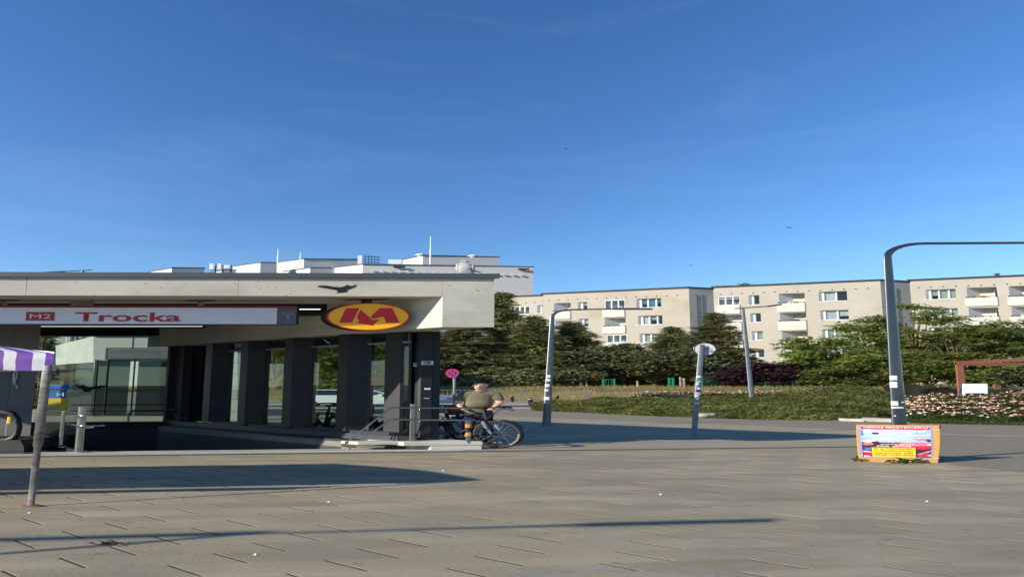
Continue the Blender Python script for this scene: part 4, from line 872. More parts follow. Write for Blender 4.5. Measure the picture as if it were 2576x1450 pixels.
# ------------------------------------------------------------------ market stall at the left edge
Xp, Yp = G(77, 1272); pt = P(119, 922, Yp)
sl = empty('market_stall', (Xp, Yp, 0), 'market stall with purple and white striped awning on a galvanised pole', 'market stall')
def stpole(x, y, xt, yt, zt_):
    k = MB(); n = 10; vs = []
    for z, r in ((0, .016), (zt_*0.42, .017), (zt_*0.421, .022), (zt_, .022)):
        for j in range(n): q = 2*math.pi*j/n; vs.append((x+(xt-x)*z/zt_+K*r*math.cos(q), y+(yt-y)*z/zt_+r*math.sin(q), z))
    k.add(vs, [(i*n+j, i*n+(j+1) % n, (i+1)*n+(j+1) % n, (i+1)*n+j) for i in range(3) for j in range(n)], True); k.add(vs[-n:], [tuple(range(n))]); return k.build('pole', 'galv_old', sl)
ZV = P(125, 930, Yp)[2]; ZR = P(125, 884, Yp)[2]; xc = P(134, 900, Yp)[0]
stpole(Xp, Yp, pt[0], Yp, ZV+0.06); MB(rxf(Xp, Yp)).lathe([(.055, .001), (.055, .012), (.03, .014)], n=12).build('foot_plate', 'corten', sl)
e1 = Vector((1, SL, 0)); e2 = Vector((WL, 1, 0)); c0 = Vector((xc, Yp, 0)); DEP = 2.35; LEN = 14
stpole(*(c0+e2*DEP)[:2], *(c0+e2*DEP)[:2], ZV+.06)
# awning: stripes run over roof slope and valance
sw = (P(134, 900, Yp)[0]-P(86, 900, Yp)[0])/2
stripe_edges = [0]; px_edges = [134, 115, 86, 48, 20, -20]
xs_e = [P(x, 900, Yp)[0]-xc for x in px_edges]
while xs_e[-1] > -LEN: xs_e.append(xs_e[-1]-1.65)
for i in range(len(xs_e)-1):
    k = MB(); nseg = 4
    prof = [(0.0, ZV), (-0.01, ZV+.05), (0.0, ZV+.11), (0.0, ZR-.03), (.05, ZR), (.6, ZR+.20), (1.17, ZR+.36), (1.75, ZR+.2), (2.3, ZR), (DEP, ZR-.03), (DEP, ZV)]
    vs = []
    for a in range(nseg+1):
        u = xs_e[i]+(xs_e[i+1]-xs_e[i])*a/nseg
        for bq, (d, z) in enumerate(prof):
            z2 = z+(0.015*math.sin(u*3.1+bq) if 0 < bq < 10 else 0.008*math.sin(u*5)); 
            hip = min(1.0, -u/1.2) if 4 < bq < 8 else 1.0
            zz = ZR+(z2-ZR)*(0.35+0.65*hip) if 4 < bq < 8 else z2
            v = c0+e1*u+e2*(d+0.012*math.sin(u*4+bq*2)); vs.append((v.x, v.y, zz))
    m_ = len(prof); k.add(vs, [(a*m_+b, (a+1)*m_+b, (a+1)*m_+b+1, a*m_+b+1) for a in range(nseg) for b in range(m_-1)], True)
    k.build('awning_stripe', 'purple' if i % 2 == 0 else 'canvas_white', sl)
k = MB(); v = [c0+e2*d for d in (0, DEP)]; k.quad((v[0].x+.005, v[0].y, ZV), (v[1].x, v[1].y, ZV), (v[1].x, v[1].y, ZR), (v[0].x+.005, v[0].y, ZR)); k.add([(v[0].x, v[0].y, ZR), (v[1].x, v[1].y, ZR), (*(c0+e2*1.17)[:2], ZR+.12)], [(0, 1, 2)]); k.build('side_valance', 'canvas_white', sl)
k = MB(); a, b = c0+e1*(-1.6)-e2*0.15, c0+e1*(-LEN)-e2*0.15
k.quad((a.x, a.y, 1.45), (b.x, b.y, 1.45), (b.x, b.y, 1.78), (a.x, a.y, 1.78)); k.build('hanging_cloth', 'canvas_white', sl, label='low cloth strip hanging along the front of the stall')
tbv = MB(); 
a = c0+e1*(-6)+e2*0.4; tbv.box(a.x-6, a.x, a.y, a.y+1.0, .72, .78); tb_ = tbv.build('stall_table', 'wood_board', loc=(a.x-3, a.y+.5, 0), label='wooden table under the striped awning out of frame', cat='table')
for dx_, dy_ in ((-5.8, .1), (-.2, .1), (-5.8, .9), (-.2, .9)): MB().box(a.x+dx_-.06, a.x+dx_+.06, a.y+dy_-.03, a.y+dy_+.03, 0, .72).build('leg', 'galv', tb_)

# ------------------------------------------------------------------ bicycles
def bicycle(base, phi, name, label, basket=False, steer=0.0):
    o = empty(name, (*base, 0), label, 'bicycle', 'bicycles parked by the column'); xf = rxf(base[0], base[1], 0, phi)
    R = .345; W = 1.04
    def wheel(cx, ang):
        ca, sa = math.cos(ang), math.sin(ang)
        wx = lambda p: xf((cx+p[0]*ca-p[1]*sa, p[0]*sa+p[1]*ca, p[2]))
        w_ = MB(wx); w_.torus((0, 0, R), R-.025, .025, n=36); wl = w_.build('wheel', 'rubber', o)
        MB(wx).torus((0, 0, R), R-.052, .011, n=32, m=6).build('rim', 'steel_dark', wl)
        sp_ = MB(wx)
        for i in range(20):
            a = 2*math.pi*i/20; s_ = 1 if i % 2 else -1; sp_.tube([(.02*math.cos(a+1.2*s_), .025*s_, R+.02*math.sin(a+1.2*s_)), ((R-.055)*math.cos(a), 0, R+(R-.055)*math.sin(a))], .0016, 4, False)
        sp_.build('spokes', 'galv', wl, kind='stuff')
        MB(wx).tube([(0, -.05, R), (0, .05, R)], .022, 8).build('hub', 'black', wl)
        k = MB(wx); k.box(-.04, .04, -.012, .012, R*.36, R*.44); k.build('reflector', 'reflector', wl)
        # pale tyre lettering band and mudguard
        k = MB(wx); vs = []
        for i in range(9):
            a = math.radians(-52+i*7)
            for rr in (R-.036, R-.012): vs.append((rr*math.cos(a), -.0235, R+rr*math.sin(a)))
        k.add(vs, [(2*i, 2*i+1, 2*i+3, 2*i+2) for i in range(8)]); k.build('tyre_lettering', 'galv', wl)
        return wx
    wf = wheel(W, steer); wheel(0, 0)
    f = MB(xf); bb = (.42, 0, .29); st = (.28, 0, .82); hd1 = (.86, 0, .80); hd0 = (.90, 0, .66)
    f.tube([bb, st], .017, 8); f.tube([st, hd1], .018, 8); f.tube([bb, hd0], .024, 8); f.tube([hd0, hd1], .02, 8); f.tube([(0, .06, R), (bb[0], .03, bb[2])], .011, 6); f.tube([(0, -.06, R), (bb[0], -.03, bb[2])], .011, 6); f.tube([(0, .06, R), (.29, .02, .74)], .01, 6); f.tube([(0, -.06, R), (.29, -.02, .74)], .01, 6)
    f.build('frame', 'black', o)
    for s_ in (-1, 1): MB(xf).tube([(.915, s_*.06, .66), (.95, s_*.055, .52), (W, s_*.055, R)], [.02, .02, .013], 8).build('fork_leg', 'bike_silver', o)
    MB(xf).tube([(.88, -.07, .67), (.93, 0, .68), (.88, .07, .67)], .02, 8).build('fork_crown', 'black', o)
    k = MB(xf); vs = []
    for i in range(10):
        a = math.radians(25+i*13)
        for s_ in (-.028, .028): vs.append((W+(R+.02)*math.cos(a), s_, R+(R+.02)*math.sin(a)))
    k.add(vs, [(2*i, 2*i+1, 2*i+3, 2*i+2) for i in range(9)], True); k.build('mudguard', 'black', o)
    MB(xf).tube([(.86, 0, .80), (.85, 0, .96), (.88, 0, .99)], .018, 8).build('stem', 'black', o)
    hb = MB(xf); hb.tube([(.78, -.30, 1.0), (.85, -.18, 1.01), (.89, 0, 1.0), (.85, .18, 1.01), (.78, .30, 1.0)], .014, 8); hb.build('handlebar', 'black', o)
    for s_ in (-1, 1): MB(xf).tube([(.74, s_*.33, .99), (.81, s_*.25, 1.005)], .022, 8).build('grip', 'rubber', o); MB(xf).tube([(.86, s_*.17, .99), (.88, s_*.22, .95), (.82, s_*.31, .93)], .009, 6).build('brake_lever', 'black', o)
    cb = MB(xf); cb.tube([(.88, .12, .99), (1.0, .1, 1.0), (1.03, 0, .92), (.95, 0, .82), (.9, 0, .74)], .006, 5); cb.tube([(.88, -.12, .99), (.98, -.08, .96), (.98, 0, .86), (.92, .03, .76)], .006, 5); cb.build('brake_cable', 'black', o)
    MB(xf).tube([(.28, 0, .80), (.265, 0, .93)], .014, 8).build('seat_post', 'bike_silver', o)
    remesh([('e', (.20, 0, .955), (.09, .075, .025)), ('e', (.32, 0, .96), (.10, .03, .022))], .012, xf, 'saddle', 'black', o)
    MB(xf).torus((.42, .05, .29), .08, .008, n=20, m=5).build('chainring', 'bike_silver', o)
    for s_ in (-1, 1):
        cr = MB(xf).tube([(.42, s_*.06, .29), (.42+s_*.12, s_*.08, .29-s_*.12)], .01, 6).build('crank', 'bike_silver', o); MB(xf).box(.42+s_*.12-.045, .42+s_*.12+.045, s_*.13-.045, s_*.13+.045, .28-s_*.12, .30-s_*.12).build('pedal', 'black', cr)
    rk = MB(xf)
    for s_ in (-.06, .06): rk.tube([(-.15, s_, .74), (.25, s_, .74)], .007, 5); rk.tube([(0, s_, R), (-.02, s_, .74)], .007, 5)
    for i in range(4): rk.tube([(-.13+.1*i, -.06, .74), (-.13+.1*i, .06, .74)], .006, 5)
    rk.build('rear_rack', 'black', o)
    if basket:
        k = MB(xf); k.add([(.95, -.16, .76), (1.16, -.13, .76), (1.16, .13, .76), (.95, .16, .76), (.92, -.19, 1.0), (1.22, -.17, 1.0), (1.22, .17, 1.0), (.92, .19, 1.0)], [(3, 2, 1, 0), (0, 1, 5, 4), (1, 2, 6, 5), (2, 3, 7, 6), (3, 0, 4, 7)]); k.build('basket', 'basket', o)
    return o
fw = G(1252, 1126); ph = math.radians(-55)
b1_ = (fw[0]-K*1.04*math.cos(ph), fw[1]-1.04*math.sin(ph))
bicycle(b1_, ph, 'bicycle', 'black bicycle with its front wheel showing beside the column', steer=0.0)
fw2 = G(1176, 1109); ph2 = math.radians(-52)
bicycle((fw2[0]-K*1.04*math.cos(ph2), fw2[1]-1.04*math.sin(ph2)), ph2, 'bicycle', 'bicycle with brown wicker basket half hidden behind the column', basket=True)
fw3 = S(0.9, 2.6, 0); bicycle(fw3[:2], math.radians(112), 'bicycle', 'bicycle parked outside the station side windows')
fw4 = S(0.9, 4.3, 0); bicycle(fw4[:2], math.radians(110), 'bicycle', 'bicycle farthest back outside the station side windows')

# ------------------------------------------------------------------ man behind the bicycle
Xm, Ym = G(1199, 1121); mx_ = (lambda g_: (lambda p: g_((p[0]*.76+.05*max(0, p[2]-.9), p[1], p[2]))))(rxf(Xm, Ym, 0, 0.0, 0.955))
def hand(w, d, side):                   # palm, four fingers curled, thumb
    w = Vector(w); d = Vector(d).normalized(); up = Vector((0, 0, 1)); s_ = d.cross(up).normalized()*side; pal = w+d*.075; out = [('c', w, pal, .026, .032, .6)]
    for i, ln in enumerate((.062, .072, .068, .054)):
        k0 = pal+s_*(-.028+.019*i)+d*.018; k1 = k0+d*ln*.5+Vector((0, 0, -.012)); k2 = k1+d*ln*.25+Vector((0, 0, -ln*.45)); out += [('c', k0, k1, .0095, .009), ('c', k1, k2, .009, .0075)]
    t0 = w+d*.03-s_*.028; t1 = t0+d*.03-s_*.03; out += [('c', t0, t1, .012, .0105), ('c', t1, t1+d*.03+Vector((0, 0, -.012)), .0105, .008)]; return out
sh, el_l, wr_l = (-.175, .0, 1.40), (-.25, -.05, 1.16), (-.17, -.24, 1.03)
shr, el_r, wr_r = (.175, .0, 1.40), (.245, -.03, 1.17), (.17, -.22, 1.02)
bl = [('e', (-.015, -.02, 1.64), (.078, .095, .115)), ('e', (-.02, -.05, 1.585), (.058, .06, .06)), ('c', (0, .01, 1.46), (-.008, 0, 1.56), .062, .055), ('c', (0, 0, 1.12), (0, 0, 1.36), .13, .145, .75), ('c', (-.12, 0, 1.41), (.12, 0, 1.41), .07, .07), ('c', (0, 0, .95), (0, 0, 1.12), .145, .135, .8),
      ('c', sh, el_l, .055, .042), ('c', el_l, wr_l, .042, .027), ('c', shr, el_r, .056, .044), ('c', el_r, wr_r, .044, .028),
      ('c', (-.09, 0, .92), (-.10, -.01, .50), .085, .055), ('c', (-.10, -.01, .50), (-.10, .02, .09), .055, .038), ('c', (.09, 0, .92), (.12, 0, .50), .085, .055), ('c', (.12, 0, .50), (.13, .03, .09), .055, .038), ('c', (-.10, .03, .05), (-.11, -.12, .03), .04, .032), ('c', (.13, .04, .05), (.15, -.11, .03), .04, .032),
      ('e', (-.095, 0, 1.635), (.014, .022, .034)), ('e', (.064, 0, 1.635), (.014, .022, .034)), ('c', (-.022, -.112, 1.645), (-.028, -.132, 1.61), .010, .016)]
bl += hand(wr_l, (.25, -1, -.15), 1)+hand(wr_r, (-.25, -1, -.1), -1)
man = remesh(bl, .0085, mx_, 'person', 'skin', None, (Xm, Ym, 0), smooth=2, label='man in olive polo shirt and navy jeans standing behind the bicycle', cat='person')
remesh([('c', (0, 0, 1.02), (0, 0, 1.34), .175, .165, .78), ('e', (0, -.05, 1.12), (.15, .12, .14)), ('c', (-.13, 0, 1.405), (.13, 0, 1.405), .085, .085), ('c', (0, 0.01, 1.43), (0, 0.01, 1.47), .09, .075), ('c', sh, (-.225, -.03, 1.26), .072, .066), ('c', shr, (.222, -.02, 1.27), .072, .066), ('c', (0, 0, .93), (0, 0, 1.02), .168, .172, .8)], .014, mx_, 'polo_shirt', 'polo', man, smooth=2)
remesh([('c', (0, 0, .88), (0, 0, .96), .155, .155, .82), ('c', (-.085, 0, .90), (-.10, -.01, .50), .098, .075), ('c', (-.10, -.01, .50), (-.10, .02, .10), .075, .062), ('c', (.085, 0, .90), (.12, 0, .50), .098, .075), ('c', (.12, 0, .50), (.13, .03, .10), .075, .062)], .014, mx_, 'jeans', 'denim', man, smooth=2)
for x in (-.105, .14): remesh([('c', (x, .05, .045), (x-.008, -.14, .04), .05, .042), ('e', (x, .05, .06), (.048, .05, .05))], .012, mx_, 'shoe', 'black', man, smooth=2)
remesh([('e', (-.012, .015, 1.675), (.081, .095, .092)), ('e', (-.012, -.055, 1.715), (.07, .06, .04))], .01, lambda p: mx_((p[0], p[1], max(p[2], 1.69 if p[1] < -.03 else (1.655 if p[1] < .03 else 1.58)))), 'hair', 'hair', man, smooth=1)
remesh([('c', (-.08, -.03, 1.475), (0, -.095, 1.455), .018, .018), ('c', (0, -.095, 1.455), (.08, -.03, 1.475), .018, .018)], .008, mx_, 'collar', 'polo', man, smooth=1)
for x in (-.05, .012): remesh([('e', (x, -.107, 1.648), (.015, .008, .007))], .003, mx_, 'eye', 'black', man, smooth=0); remesh([('c', (x-.015, -.110, 1.667), (x+.015, -.112, 1.669), .0035, .0035)], .0025, mx_, 'eyebrow', 'hair', man, smooth=0)
remesh([('c', (-.045, -.108, 1.578), (-.005, -.110, 1.576), .006, .006)], .003, mx_, 'mouth', 'sign_maroon', man, smooth=0)

# ------------------------------------------------------------------ cars
def car(base, phi, label):
    o = empty('car', base, label, 'car', 'white cars parked on the street'); xf = rxf(base[0], base[1], base[2], phi)
    prof = [(-2.05, .35), (-2.1, .62), (-2.0, .92), (-1.2, 1.0), (-.55, 1.0), (1.2, .98), (1.95, .93), (2.08, .7), (2.05, .35)]
    k = MB(xf); n = len(prof); vs = []
    for y, ins, dz in ((-.84, 0, 0), (-.80, .0, .02), (.80, .0, .02), (.84, 0, 0)):
        for x, z in prof: vs.append((x*(1-ins), y, z+(dz if z > .9 else 0)))
    fs = [tuple(range(n))[::-1], tuple(range(3*n, 4*n))]
    for s_ in range(3):
        for i in range(n): j = (i+1) % n; fs.append((s_*n+i, s_*n+j, (s_+1)*n+j, (s_+1)*n+i))
    k.add(vs, fs); k.build('body', 'car_white', o)
    k = MB(xf); lo = [(-1.25, .76), (1.75, .76)]; 
    k.add([(-1.3, -.76, .98), (1.8, -.76, .97), (1.8, .76, .97), (-1.3, .76, .98), (-.45, -.62, 1.40), (1.35, -.62, 1.40), (1.35, .62, 1.40), (-.45, .62, 1.40)], [(0, 1, 5, 4), (1, 2, 6, 5), (2, 3, 7, 6), (3, 0, 4, 7)]); gl = k.build('window_band', 'car_glass', o)
    k = MB(xf); k.add([(-.5, -.64, 1.395), (1.4, -.64, 1.395), (1.4, .64, 1.395), (-.5, .64, 1.395), (-.2, -.5, 1.46), (1.15, -.5, 1.46), (1.15, .5, 1.46), (-.2, .5, 1.46)], [(3, 2, 1, 0), (4, 5, 6, 7), (0, 1, 5, 4), (1, 2, 6, 5), (2, 3, 7, 6), (3, 0, 4, 7)]); k.build('roof', 'car_white', o)
    for s_ in (-1, 1):
        for xa, xb in ((-1.3, -.45), (.35, .35), (1.8, 1.35)): MB(xf).tube([(xa, s_*.77, .98), (xb, s_*.635, 1.4)], .035, 5).build('pillar', 'car_white', o)
        MB(xf).box(-1.05, -.9, s_*.95-.08, s_*.95+.08, 1.0, 1.12, .02).build('mirror', 'car_white', o)
        MB(xf).box(-2.09, -1.95, s_*.62-.15, s_*.62+.15, .68, .80).build('headlight', 'inox', o); MB(xf).box(1.98, 2.08, s_*.66-.12, s_*.66+.12, .72, .88).build('tail_light', 'sign_red', o)
        for x in (-1.3, 1.3):
            k = MB(xf); k.torus((x, s_*.78, .31), .22, .09, n=20, m=8); wl = k.build('wheel', 'rubber', o); MB(xf).torus((x, s_*.80, .31), .12, .05, n=16, m=6).build('rim', 'bike_silver', wl)
    return o
car((-11.8, 55.6, LOW), math.radians(152), 'white car parked on the street beside the no stopping sign')
car((-27.5, 56.0, LOW), math.radians(12), 'white car parked on the street behind the station windows')
car((-43.0, 56.3, LOW), math.radians(8), 'white car farthest along the street behind the station')

# ------------------------------------------------------------------ bollards and barrier railing
first = None
for (px, yb_, yt_, w_, lb) in ((1334, 1026, 1001, 6, 'black bollard nearest the juniper hedge tip'), (1288, 1012, 994, 4.5, 'black bollard just right of the man'), (1401, 1010, 992, 4.5, 'leaning black bollard behind the slim lamp post'), (1482, 1011, 999, 4, 'short black bollard half hidden by the hedge'), (1517, 1004, 992, 3.5, 'black bollard farthest right before the railing')):
    X, Y, Z = GT(px, yb_); h_ = (yb_-yt_)/FPX*Y; r = w_/FPX*Y/K
    o = MB(rxf(X, Y, Z)).lathe([(r*1.25, -0.05), (r*1.2, .06), (r*.95, .1), (r, h_*.82), (r*1.15, h_*.84), (r*1.15, h_*.92), (r*.8, h_*.99), (r*.1, h_)], n=14).build('bollard', 'black', loc=(X, Y, Z), label=lb, cat='bollard', group='bollards along the street')
    MB(rxf(X, Y, Z)).lathe([(r*1.17, h_*.86), (r*1.17, h_*.9)], n=14).build('reflective_band', 'sticker', o)
Yb = 71.5; zb_ = LOW+0.08; zt_ = P(1500, 980, Yb)[2]
panels = [1100, 1205, 1311, 1475, 1632, 1788, 1905, 2010]
labs = ['railing panel behind the no stopping sign', 'railing panel directly behind the man', 'railing panel behind the slim lamp post', 'railing panel behind the three right bollards', 'railing panel behind the left end of the roses', 'railing panel right of the traffic sign', 'railing panel behind the thin pale lamp']
for i, (xa, xb) in enumerate(zip(panels[:-1], panels[1:])):
    a, b = P(xa, 980, Yb)[0], P(xb, 980, Yb)[0]
    o = empty('railing_panel', (0.5*(a+b), Yb, zb_), 'grey steel '+labs[i], 'railing', 'street railing panels')
    for z in (zt_, zb_+0.18): MB().tube([(a+.12, Yb, z), (b-.12, Yb, z)], .028, 6).build('rail', 'galv', o)
    for x in (a+.12, b-.12): MB().box(x-.09, x+.09, Yb-.03, Yb+.03, zb_-.02, zt_+.04).build('post', 'galv', o)
    nb = int((b-a-.3)/0.42)
    for j in range(1, nb):
        x = a+.12+(b-a-.24)*j/nb; MB().box(x-.025, x+.025, Yb-.012, Yb+.012, zb_+.18, zt_).build('baluster', 'galv', o)

# ------------------------------------------------------------------ foliage generators
def sprays(cent, dirs, size, n_per, spread, flat=0.5, aspect=0.35, seed=0):
    """needle / leaf triangles around centres, own metres"""
    r = np.random.default_rng(seed); c = np.repeat(cent, n_per, 0); d = np.repeat(dirs, n_per, 0); n = len(c)
    c = c + r.normal(0, 1, (n, 3))*spread; dd = d + r.normal(0, .55, (n, 3))*[1, 1, flat]; dd /= np.linalg.norm(dd, axis=1)[:, None]+1e-9
    s = r.normal(0, 1, (n, 3)); s -= dd*np.sum(s*dd, 1)[:, None]; s /= np.linalg.norm(s, axis=1)[:, None]+1e-9; L_ = size*r.uniform(.6, 1.4, n)[:, None]
    return np.stack([c-s*L_*aspect*.5, c+dd*L_*.15+s*L_*aspect*.5, c+dd*L_], 1).reshape(-1, 3)
def place(V, base): V = V.copy(); V[:, 0] = base[0]+V[:, 0]*K; V[:, 1] += base[1]; V[:, 2] += base[2]; return V
def spruce(base, H, R, label, seed, dens=1.0, z_low=0.08, name='spruce_tree', group='dark conifers beyond the railing', m='spruce', droop=.28, irregular=.42):
    r = np.random.default_rng(seed); o = empty(name, base, label, 'tree', group); pts = []; drs = []
    k = MB(rxf(*base)); k.tube([(0, 0, -.3), (.03*H*.1, 0, H*.45), (0, .02, H*.97)], [R*.075+.04, R*.05+.03, .015], 8); k.build('trunk', 'bark', o)
    z = H*z_low; lims = MB(rxf(*base))
    while z < H*.985:
        t = z/H; rad = R*1.2*((1-t)**.95*(1-irregular*r.random())+.015); nb = max(4, int(8*(1-t)+4)); az0 = r.random()*6.28
        for b in range(nb):
            a = az0+6.283*b/nb+r.normal(0, .25); L_ = rad*r.uniform(.6, 1.3)
            if r.random() < .08: continue
            ns = max(3, int(L_/.16*dens)); 
            if L_ > .6: lims.tube([(0, 0, z), (math.cos(a)*L_*.5, math.sin(a)*L_*.5, z-L_*droop*.35), (math.cos(a)*L_*.95, math.sin(a)*L_*.95, z-L_*droop*.8+.05)], [.03, .02, .006], 4, False)
            for j in range(ns):
                u = (j+.5)/ns; x, y = math.cos(a)*L_*u, math.sin(a)*L_*u; zz = z-L_*droop*u+.1*L_*u*u
                wd = .35*L_*(1-.6*u)
                for s_ in (-1, 0, 1):
                    e = s_*wd*r.uniform(.4, 1); pts.append((x-math.sin(a)*e, y+math.cos(a)*e, zz-.1*abs(e)+r.normal(0, .05))); drs.append((math.cos(a+s_*.6), math.sin(a+s_*.6), -.25))
        z += H*.026*r.uniform(.8, 1.3)
    lims.build('limbs', 'bark', o, kind='stuff')
    V = sprays(np.array(pts), np.array(drs), .22+R*.05, 5, .10, .5, .30, seed); tri_mesh('crown', place(V, base), m, o); return o
def broadleaf(base, H, R, label, seed, m='leaf_green', clumps=110, per=110, leaf=.13, z0=.25, name='leafy_tree', group='leafy trees before the flats', lobes=7, cl=.27, trunk='bark'):
    r = np.random.default_rng(seed); o = empty(name, base, label, 'tree' if 'tree' in name else 'bush', group); zc = H*(z0+1)/2; hz_ = H*(1-z0)/2
    lob = [(0, 0, zc, 1.0)]+[(R*.62*math.cos(a), R*.62*math.sin(a), zc+hz_*r.uniform(-.55, .6), r.uniform(.4, .62)) for a in r.random(lobes)*6.28]
    C_ = []
    while len(C_) < clumps:
        lx, ly, lz, ls = lob[r.integers(len(lob))]; v = r.normal(0, 1, 3); v /= np.linalg.norm(v); rr = r.random()**.33*.95
        C_.append((lx+v[0]*R*ls*rr*.9, ly+v[1]*R*ls*rr*.9, max(lz+v[2]*hz_*ls*rr, H*z0*.8)))
    for _ in range(max(4, clumps//9)):
        a_ = r.random()*6.28; t_ = r.random(); C_.append((R*.42*(1-t_)*math.cos(a_)+r.normal(0, R*.08), R*.42*(1-t_)*math.sin(a_), H*(.80+.2*t_)))
    C_ = np.array(C_); C_[:, 2] = np.minimum(C_[:, 2], H*r.uniform(.92, 1.0, len(C_)))
    k = MB(rxf(*base)); tr = .035*H**.8
    k.tube([(0, 0, -.3), (.02*H, 0, H*z0), (0, .02*H, H*.75)], [tr, tr*.75, tr*.2], 8); k.build('trunk', trunk, o)
    k = MB(rxf(*base))
    for c in C_[::4]: k.tube([(0, 0, H*z0*(.8+.4*r.random())), (c[0]*.5, c[1]*.5, .45*H*z0+.5*c[2]), tuple(c)], [tr*.4, tr*.22, .012], 4, False)
    k.build('limbs', 'bark', o, kind='stuff')
    n = len(C_)*per; c = np.repeat(C_, per, 0)+r.normal(0, 1, (n, 3))*[cl, cl, cl*.62]; d = r.normal(0, 1, (n, 3))*[1, 1, .5]; d /= np.linalg.norm(d, axis=1)[:, None]; s = np.cross(d, r.normal(0, .5, (n, 3))+[0, 0, 1.0]); s /= np.linalg.norm(s, axis=1)[:, None]+1e-9
    L_ = leaf*r.uniform(.6, 1.4, n)[:, None]; V = np.stack([c-d*L_, c-s*L_*.5, c+d*L_, c+s*L_*.5], 1).reshape(-1, 3)
    tri_mesh('crown', place(V, base), m, o, quads=True); return o
def tree_at(px, top, Y, zb=None):
    zb = ground_z(Y) if zb is None else zb; X, _, Z = P(px, top, Y); return (X, Y, zb), Z-zb
for i, (px, top, Y, R, lb) in enumerate((
    (1262, 731, 86, 3.0, 'tallest dark spruce rising just right of the station canopy'), (1165, 790, 84, 3.0, 'dark spruce directly behind the no stopping sign'), (1345, 792, 85, 3.1, 'broad dark spruce left of the slim lamp post'),
    (1438, 806, 87, 3.0, 'spruce with long side boughs right of the slim lamp post'), (1690, 822, 88, 2.7, 'dark conifer left of the traffic sign'), (1797, 787, 86, 2.7, 'pointed spruce right of the traffic sign'), (1060, 800, 88, 3.0, 'dark spruce hidden behind the corner column'), (960, 790, 84, 2.6, 'dark spruce seen through the nearest side window'))):
    b, H = tree_at(px, top, Y); spruce(b, H, R, lb, 100+i, dens=1.0)
for i, (px, top, Y, R, mt, cl_, per, z0, lb) in enumerate((
    (1560, 866, 84, 1.9, 'leaf_olive', 90, 120, .2, 'olive leafed tree behind the green gate'), (1480, 885, 82.5, 1.6, 'leaf_olive', 80, 110, .15, 'small olive leafed tree beside the slim lamp post'), (1640, 880, 83, 1.7, 'leaf_olive', 80, 110, .2, 'olive leafed tree with thin trunks left of the traffic sign'), (1745, 880, 83, 1.5, 'leaf_olive', 70, 110, .2, 'olive leafed tree right behind the traffic sign post'),
    (2275, 757, 84, 2.5, 'leaf_green', 100, 75, .2, 'tall yellowing leafy tree behind the dark lamp post'), (2205, 800, 85, 1.9, 'leaf_green', 60, 75, .25, 'yellowing leafy tree just left of the dark lamp post'), (2395, 790, 82, 2.2, 'leaf_green', 75, 75, .2, 'leafy tree between the dark lamp post and the rusty frame'), (2105, 852, 80.5, 2.0, 'leaf_green', 95, 110, .1, 'rounded leafy tree before the middle of the flats'),
    (2015, 903, 81.5, 1.6, 'leaf_green', 90, 110, .1, 'low leafy tree above the purple bush'), (2500, 815, 83, 2.3, 'leaf_green', 85, 85, .15, 'leafy tree above the rusty frame'), (2600, 800, 85, 2.4, 'leaf_green', 80, 85, .15, 'leafy tree at the right edge of the view'), (2190, 890, 80.3, 2.2, 'leaf_green', 120, 120, .03, 'dense leafy bush tree left of the dark lamp post base'), (2330, 888, 80.2, 2.2, 'leaf_green', 120, 120, .03, 'dense leafy bush tree right of the dark lamp post'), (2460, 900, 80.4, 2.2, 'leaf_green', 120, 120, .03, 'dense leafy bush tree behind the rusty frame'),
    (830, 820, 76, 2.0, 'leaf_green', 110, 110, .1, 'leafy tree seen through the middle side window'), (700, 810, 78, 2.0, 'leaf_green', 110, 110, .1, 'leafy tree seen through the farther side window'), (905, 850, 74.5, 1.8, 'leaf_green', 90, 110, .1, 'leafy tree seen between two station mullions'))):
    b, H = tree_at(px, top, Y); broadleaf(b, H, R, lb, 200+i, mt, cl_, per, z0=z0)
b, H = tree_at(1888, 711, 150, 0.0); broadleaf(b, H, 3.6, 'distant tree crown peeking over the roof of the flats', 290, 'leaf_green', 90, 90, z0=.6, leaf=.16)
b, H = tree_at(108, 838, 60, LOW); spruce(b, H, 1.6, 'spruce seen at the left edge of the rear glass', 120)
for i, (px, top, Y, R, mt, lb) in enumerate((
    (1905, 912, 80.2, 1.35, 'leaf_purple', 'dark purple leafed bush behind the thin pale lamp'), (1985, 916, 80.6, 1.35, 'leaf_purple', 'dark purple leafed bush right of the thin pale lamp'), (1870, 935, 79.9, 1.0, 'leaf_purple', 'low purple leafed bush left of the thin pale lamp'),
    (1150, 935, 80.5, 1.3, 'leaf_olive', 'dark bush behind the no stopping post'), (1320, 930, 80.5, 1.5, 'leaf_olive', 'dark bush behind the railing near the man'), (1420, 935, 80.2, 1.2, 'leaf_olive', 'dark bush behind the slim lamp post foot'), (1250, 925, 81, 1.4, 'leaf_olive', 'dark bush behind the head of the man'),
    (2085, 928, 80, 1.3, 'leaf_green', 'green bush at the right end of the green fence'), (2240, 925, 79.6, 1.3, 'leaf_green', 'green bush behind the dark lamp post'), (2560, 905, 79.5, 1.5, 'leaf_olive', 'dark bush inside the rusty frame view'),
    (830, 968, 66, .9, 'leaf_lime', 'bright lime bush seen through the middle side window'), (905, 972, 66, .9, 'leaf_lime', 'bright lime bush seen between station mullions'), (370, 985, 52, .9, 'leaf_lime', 'lime bush seen through the rear pavilion glass'), (98, 985, 52, .7, 'leaf_lime', 'yellow green bush at the edge of the concrete pier'))):
    b, H = tree_at(px, top, Y); broadleaf(b, max(H, .6), R, lb, 300+i, mt, 60, 100, z0=.05, name='bush', group='bushes', cl=.22)
for i, (px, px2, t_, lb) in enumerate(((1553, 1552, 965, 'pale thin trunk'), (1577, 1568, 955, 'pale leaning trunk'))):
    pass
